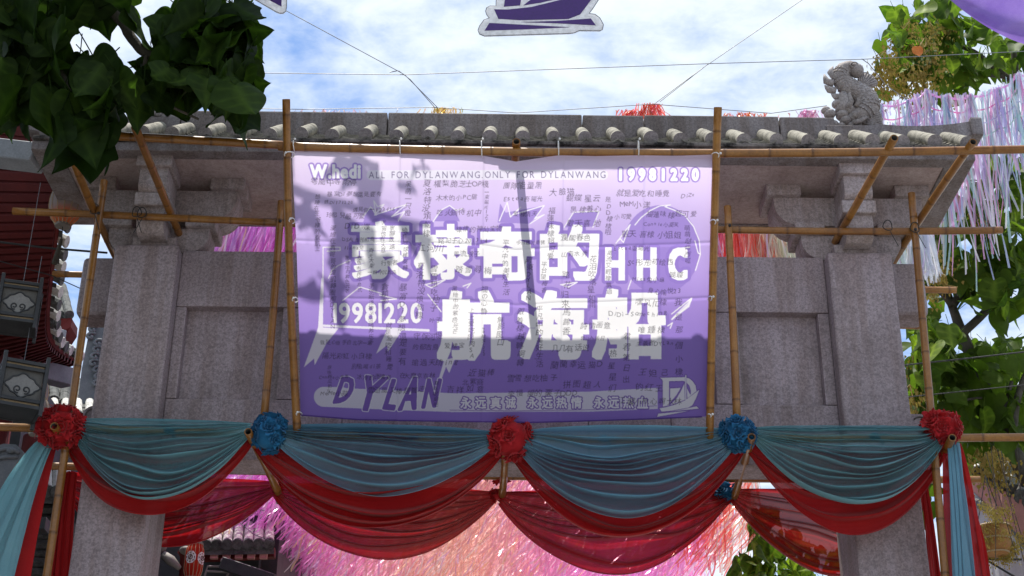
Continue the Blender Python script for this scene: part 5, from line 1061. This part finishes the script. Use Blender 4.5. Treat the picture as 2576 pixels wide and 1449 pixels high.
# ---- paper lanterns
def paper_lantern(x, y, Y, rx, rz, label, mat='paper', tassel=True, emblem=False, barrel=False):
    c = P(x, y, Y); t = thing('paper_lantern', label, 'lantern', loc=tuple(c)); n, m_ = 28, 18; mb = MB(); vs = []
    for j in range(m_+1):
        ph = -1+2*j/m_; prof = (1-abs(ph)**(5 if barrel else 2.3))**.5 if abs(ph) < 1 else 0; prof = max(prof, .45 if not barrel else .8)
        for k in range(n): a = 2*math.pi*k/n; rr = rx*prof*(1-.035*abs(math.sin(a*7))); vs.append((rr*math.cos(a), rr*math.sin(a), ph*rz))
    mb.add(vs, [(j*n+k, j*n+(k+1) % n, (j+1)*n+(k+1) % n, (j+1)*n+k) for j in range(m_) for k in range(n)]); put('shade', mb.mesh('shade'), M[mat], t, smooth=True)
    for z in (-rz, rz): mb = MB(); mb.tube([(0, 0, z-.012), (0, 0, z+.012)], rx*(.8 if barrel else .46), 24); put('ring', mb.mesh('ring'), M['panelw'], t)
    for k in range(14):
        a = 2*math.pi*k/14; mb = MB(); mb.tube([(rx*1.005*max((1-abs(p_)**(5 if barrel else 2.3))**.5, .8 if barrel else .45)*math.cos(a), rx*1.005*max((1-abs(p_)**(5 if barrel else 2.3))**.5, .8 if barrel else .45)*math.sin(a), p_*rz) for p_ in np.linspace(-1, 1, 13)], .0035, 4); put('rib', mb.mesh('rib'), M['trim'], t)
    if tassel:
        mb = MB(); mb.tube([(0, 0, -rz), (.01, 0, -rz-.14)], .004, 5); put('cord', mb.mesh('cord'), M['cable'], t); mb = MB(); mb.tube([(.01, 0, -rz-.13), (.005, 0, -rz-.17), (-.02, 0, -rz-.36)], [.012, .017, .024], 8); put('tassel', mb.mesh('tassel'), M['bark'], t)
    if emblem:
        for a in (-.2, 1.1):
            em = MB(); ctr = Vector((0, 0, .02)); 
            def ep(u, v, o): an = a-math.pi/2+u/rx; return (math.cos(an)*(rx+o), math.sin(an)*(rx+o), v)
            em.add([ep(.062*math.cos(q*math.pi/4+.39), .075*math.sin(q*math.pi/4+.39)+.02, .006) for q in range(8)], [tuple(range(8))]); d_o = put('octagon', em.mesh('octagon'), M['zip'], t)
            e2 = MB()
            for q in range(8): a_ = q*math.pi/4; e2.tube([ep(.044*math.cos(a_)-.009*math.sin(a_), .052*math.sin(a_)+.02+.011*math.cos(a_), .01), ep(.044*math.cos(a_)+.009*math.sin(a_), .052*math.sin(a_)+.02-.011*math.cos(a_), .01)], .004, 4)
            e2.tube([ep(.022*math.cos(q), .026*math.sin(q)+.02, .01) for q in np.linspace(0, 6.28, 14)], .004, 4); e2.tube([ep(.0, .026+.02, .01), ep(.008, .033, .01), ep(-.008, .007, .01), ep(0, -.006, .01)], .004, 4)
            put('trigram_ring', e2.mesh('trigram_ring'), M['rafter'], d_o)
    return t
paper_lantern(166, 515, 10.9, .135, .20, 'round orange and grey paper lantern with tassel under the left eave')
paper_lantern(94, 1045, 12.0, .10, .17, 'pale paper lantern half hidden behind the left red rosette', tassel=False)
paper_lantern(97, 990, 14.5, .10, .16, 'pale orange paper lantern further back below the wooden lanterns', tassel=False)
# ---- roofs behind the left pillar
h2 = thing('corner_eave_house', 'small upturned roof corner with red fascia seen against the sky at the left', 'house', loc=(-5.3, 17, 0)); o2 = Vector((-5.3, 17, 0))
roof_patch(h2, (P(80, 750, 17.5)-o2, P(165, 722, 17.2)-o2), (P(80, 800, 16.8)-o2, P(183, 793, 16.6)-o2), 5, .055, 'darktile')
put('fascia', MB().prism([P(80, 805, 16.7)-o2, P(180, 800, 16.6)-o2, P(178, 822, 16.6)-o2, P(160, 850, 16.7)-o2, P(80, 880, 16.8)-o2], (0, .3, 0)).mesh('fascia'), M['redwood'], h2)
bar(h2, 'beam_end', P(70, 905, 17.4)-o2, P(150, 842, 16.5)-o2, .16, .16, 'greybeam')
boxobj('wall', (-3, .9, 0), (-.8, 4, P(100, 930, 17.9).z), M['darkwood'], h2, bev=0)
h3 = thing('tiled_house', 'house with grey tiled roof and white-jointed tile row behind the left pillar', 'house', loc=(-5, 19.5, 0)); o3 = Vector((-5, 19.5, 0))
roof_patch(h3, (P(90, 925, 19.5)-o3, P(300, 1010, 19.8)-o3), (P(95, 1000, 18.6)-o3, P(280, 1058, 18.5)-o3), 7, .075, 'darktile')
roof_patch(h3, (P(120, 1015, 18.4)-o3, P(300, 1018, 18.4)-o3), (P(120, 1046, 17.9)-o3, P(300, 1052, 17.9)-o3), 6, .062, 'paletile')
put('fascia', MB().prism([P(90, 1052, 18)-o3, P(300, 1058, 18)-o3, P(300, 1085, 18)-o3, P(90, 1082, 18)-o3], (0, .2, 0)).mesh('fascia'), M['redwood'], h3)
boxobj('wall', (-2.4, -1.2, 0), (2.2, 3, P(200, 1050, 18.3).z), M['darkwood'], h3, bev=0)
for (x, y) in ((165, 1000), (195, 1012), (150, 990)): put('ridge_finial', MB().ball(P(x, y-18, 19.3)-o3, (.12, .1, .1), 10, 7).mesh('ridge_finial'), M['darktile'], h3, smooth=True)
g1 = thing('carved_gable', 'tall grey carved gable stone between the bamboo post and left pillar', 'gable', loc=(-5.3, 18.6, 0)); og = Vector((-5.3, 18.6, 0))
put('slab', MB().prism([P(228, 815, 18.6)-og, P(262, 815, 18.6)-og, P(262, 1010, 18.6)-og, P(196, 1010, 18.6)-og, P(205, 930, 18.6)-og], (0, .25, 0)).mesh('slab'), M['slate'], g1)
for k in range(9):
    x, y = 222+rl.uniform(0, 30), 830+k*17; mb = MB(); mb.tube([P(x+14*math.cos(q)*q/5, y+10*math.sin(q)*q/5, 18.56)-og for q in np.linspace(0, 5.5, 18)], [.03-.002*i_/3 for i_ in range(18)], 6); put('scroll_relief', mb.mesh('scroll_relief'), M['slate'], g1, smooth=True)
boxobj('plinth', (P(200, 1010, 18.6).x+5.3, -.02, 0), (P(262, 1010, 18.6).x+5.3, .3, P(220, 1010, 18.6).z), M['slate'], g1, bev=0)
# big grey scroll ornament at the lower left edge
sc_ = thing('scroll_ornament', 'large grey carved scroll stone at the lower left edge', 'ornament', loc=(-5, 12.8, 0)); os_ = Vector((-5, 12.8, 0))
body = [(-40,1130),(10,1116),(40,1118),(58,1135),(64,1150),(40,1165),(28,1190),(24,1215),(28,1240),(26,1262),(-40,1280)]
me = MB().prism([P(x, y, 12.8)-os_ for x, y in body], (0, .22, 0)).mesh('stone_body'); put('stone_body', me, M['slate'], sc_)
for pts in ([(-20,1140),(10,1130),(30,1128),(48,1140)], [(-20,1155),(15,1150),(44,1150)], [(-20,1258),(10,1258),(26,1255)]): mb = MB(); mb.tube([P(x, y, 12.79)-os_ for x, y in pts], .018, 6); put('carved_line', mb.mesh('carved_line'), M['slate'], sc_, smooth=True)
mb = MB(); mb.ball(P(28, 1134, 12.79)-os_, (.045, .03, .028), 10, 7); put('carved_eye', mb.mesh('carved_eye'), M['slate'], sc_, smooth=True)
boxobj('wall', (-3, .0, 0), (P(40, 1280, 12.8).x+5, .3, P(0, 1280, 12.8).z), M['darkwood'], sc_, bev=0)
# low tiled wall behind the left tail
lw = thing('low_tiled_roof', 'old grey tile roof behind the left bamboo post near the bottom', 'roof', loc=(-4.9, 15, 0)); ol = Vector((-4.9, 15, 0))
roof_patch(lw, (P(80, 1190, 15.4)-ol, P(180, 1200, 15.4)-ol), (P(80, 1238, 14.6)-ol, P(180, 1246, 14.6)-ol), 4, .06, 'paletile')
for k in range(9): a = P(70, 1262+k*22, 14.9); mb = MB(); mb.tube([a-ol, P(185, 1258+k*23, 14.9)-ol], .045+.015*(k % 2), 9); put('stacked_tile', mb.mesh('stacked_tile'), M['darktile'], lw)
boxobj('wall', (-1.2, .0, 0), (.9, 1.2, P(100, 1250, 15).z), M['darkwood'], lw, bev=0)
# ---- house seen through the left part of the arch
h4 = thing('arch_view_house', 'dark house with white-jointed tile eave seen through the left of the arch', 'house', loc=(-4, 18, 0)); o4 = Vector((-4, 18, 0))
roof_patch(h4, (P(520, 1290, 18.9)-o4, P(690, 1296, 18.9)-o4), (P(505, 1375, 17.6)-o4, P(690, 1372, 17.6)-o4), 7, .062, 'paletile')
for (x0, y0, x1, y1, r_) in ((560, 1275, 700, 1280, .06), (585, 1296, 680, 1302, .055), (600, 1262, 720, 1262, .045)): mb = MB(); mb.tube([P(x0, y0, 18.6)-o4, P((x0+x1)/2, (y0+y1)/2+2, 18.6)-o4, P(x1, y1, 18.6)-o4], r_, 10); put('ridge_roll', mb.mesh('ridge_roll'), M['trim'] if r_ > .05 else M['darktile'], h4)
put('fascia', MB().prism([P(500, 1380, 17.75)-o4, P(690, 1376, 17.75)-o4, P(690, 1400, 17.75)-o4, P(500, 1408, 17.75)-o4], (0, .12, 0)).mesh('fascia'), M['redwood'], h4)
for k in range(5): p_ = P(540+k*31, 1399, 17.7)-o4; boxobj('rafter_end', p_+Vector((-.045, -.06, -.045)), p_+Vector((.045, .0, .045)), M['pinkwall'], h4, .004)
boxobj('wall', (-1.3, .1, 0), (1.0, 4, P(600, 1378, 18.1).z), M['darkwood'], h4, bev=0)
bar(h4, 'grey_beam', P(560, 1418, 17.4)-o4, P(690, 1462, 17.2)-o4, .12, .15, 'darkwood')
mb = MB()
for pts in ([(515,1449),(522,1425),(600,1425),(645,1436)], [(520,1437),(640,1444)], [(556,1408),(580,1408),(574,1422),(562,1422),(556,1408)], [(596,1428),(612,1424),(614,1436)], [(560,1434),(582,1434),(570,1449)]): mb.tube([P(x, y, 17.5)-o4 for x, y in pts], .014, 5)
put('key_pattern', mb.mesh('key_pattern'), M['panelw'], h4)
mb = MB(); mb.tube([P(462, 1500, 17)-o4, P(468, 1400, 17)-o4, P(468, 1388, 17)-o4], [.07, .07, .10], 10); put('post_finial', mb.mesh('post_finial'), M['rafter'], h4, smooth=True)
mb = MB(); mb.ball(P(470, 1385, 16.9)-o4, (.09, .09, .05), 10, 7); mb.tube([P(410, 1395, 16.9)-o4, P(430, 1410, 16.9)-o4, P(452, 1430, 16.9)-o4], [.05, .06, .03], 8); mb.tube([P(404, 1388, 16.9)-o4, P(412, 1372, 16.9)-o4, P(416, 1358, 16.9)-o4], [.05, .045, .02], 8); put('carved_bracket', mb.mesh('carved_bracket'), M['panelw'], h4, smooth=True)
boxobj('lower_wall', (-2.2, -1.1, 0), (-1.0, 1, P(430, 1400, 17).z), M['redwood'], h4, bev=0)
paper_lantern(488, 1412, 16.4, .105, .20, 'red barrel lantern with white octagon emblem under the far left eave', 'paper_red', False, True, True)
wire([(565, 1285, 16.5), (640, 1345, 16.3), (685, 1362, 16.2)], 'thin pale wire over the far tiled eave', .005); wire([(560, 1262, 16.5), (665, 1285, 16.4)], 'upper thin wire over the far tiled eave', .004)
# ---- house at the right edge
h5 = thing('pink_eave_house', 'house with grey tile eave and pink plaster band at the lower right', 'house', loc=(7, 17, 0)); o5 = Vector((7, 17, 0))
roof_patch(h5, (P(2425, 1135, 18.2)-o5, P(2680, 1225, 14.6)-o5), (P(2425, 1172, 17.6)-o5, P(2650, 1300, 13.9)-o5), 12, .075, 'paletile')
put('plaster_band', MB().prism([P(2425, 1182, 17.4)-o5, P(2650, 1300, 13.8)-o5, P(2650, 1430, 13.8)-o5, P(2440, 1228, 17.4)-o5], (.25, .1, 0)).mesh('plaster_band'), M['pinkwall'], h5)
a_, b_ = P(2440, 1230, 17.5)-o5, P(2650, 1425, 13.9)-o5
put('wall', MB().prism([a_, b_, Vector((b_.x, b_.y, 0)), Vector((a_.x, a_.y, 0))], (.4, .2, 0)).mesh('wall'), M['palewall'], h5)
mb = MB(); mb.tube([(P(2442+u*150, 1262-26*math.sin(u*3.1)+u*120, 17.3-u*2.4)-o5) for u in np.linspace(0, 1, 14)], .06, 8); put('arch_moulding', mb.mesh('arch_moulding'), M['darkwood'], h5)
boxobj('added_flank_shade_wall', (0.6, -29, 0), (9, -4.4, 6.0), M['palewall'], h5, bev=0)  # out-of-view wall added on the right to hold back sky light
# hanging basket with dried flowers
hb = thing('hanging_basket', 'woven orange flower basket hanging at the lower right', 'basket', loc=tuple(P(2502, 1360, 13))); 
mb = MB(); mb.tube([(0, 0, .13), (0, 0, .10), (0, 0, -.05), (0, 0, -.13)], [.15, .155, .14, .11], 18); put('basket', mb.mesh('basket'), M['pot'], hb, smooth=True)
for z, r_ in ((.12, .158), (.0, .15), (-.12, .115)): mb = MB(); mb.tube([(r_*math.cos(q), r_*math.sin(q), z) for q in np.linspace(0, 6.283, 25)], .008, 5, False); put('hoop', mb.mesh('hoop'), M['trim'], hb)
for k in range(3): a = k*2.09+.4; mb = MB(); mb.tube([(.15*math.cos(a), .15*math.sin(a), .13), (.05*math.cos(a), .05*math.sin(a), .45), (0, 0, .62)], .004, 5); put('cord', mb.mesh('cord'), M['cable'], hb)
for k in range(18):
    o = put('seed_cluster', PC[rl.randrange(4)], None, hb, kind='stuff'); a = rl.uniform(0, 6.28); o.location = (.15*math.cos(a)*rl.uniform(.5, 1.1), .15*math.sin(a), rl.uniform(-.14, .22)); o.scale = (.4,)*3; o.rotation_euler = (0, 0, a)
h6 = thing('hanging_plant', 'dry trailing plant hanging at the right edge beside the basket', 'plant', loc=tuple(P(2560, 1330, 12.7)))
for k in range(6): mb = MB(); x_ = rl.uniform(-.2, .25); mb.tube([(x_+rl.uniform(-.05, .05), rl.uniform(-.1, .1), .75), (x_, 0, .3), (x_+rl.uniform(-.1, .1), 0, -.3)], .0035, 5); put('stem', mb.mesh('stem'), M['bark'], h6)
for k in range(16): o = put('seed_cluster', PC[rl.randrange(4)], None, h6, kind='stuff'); o.location = (rl.uniform(-.28, .25), rl.uniform(-.1, .1), rl.uniform(-.45, .25)); s = rl.uniform(.3, .5); o.scale = (s, s, s); o.rotation_euler = (0, 0, rl.uniform(0, 6))
ib = thing('iron_bracket', 'black iron bracket on the wall under the hanging basket', 'bracket', loc=tuple(P(2505, 1425, 13.2)))
bar(ib, 'bar', (-.12, 0, .07), (.25, 0, .07), .02, .025, 'iron'); bar(ib, 'post', (.09, 0, .2), (.09, 0, -.3), .02, .025, 'iron'); bar(ib, 'strut', (-.08, 0, .06), (.2, 0, -.12), .02, .02, 'iron')
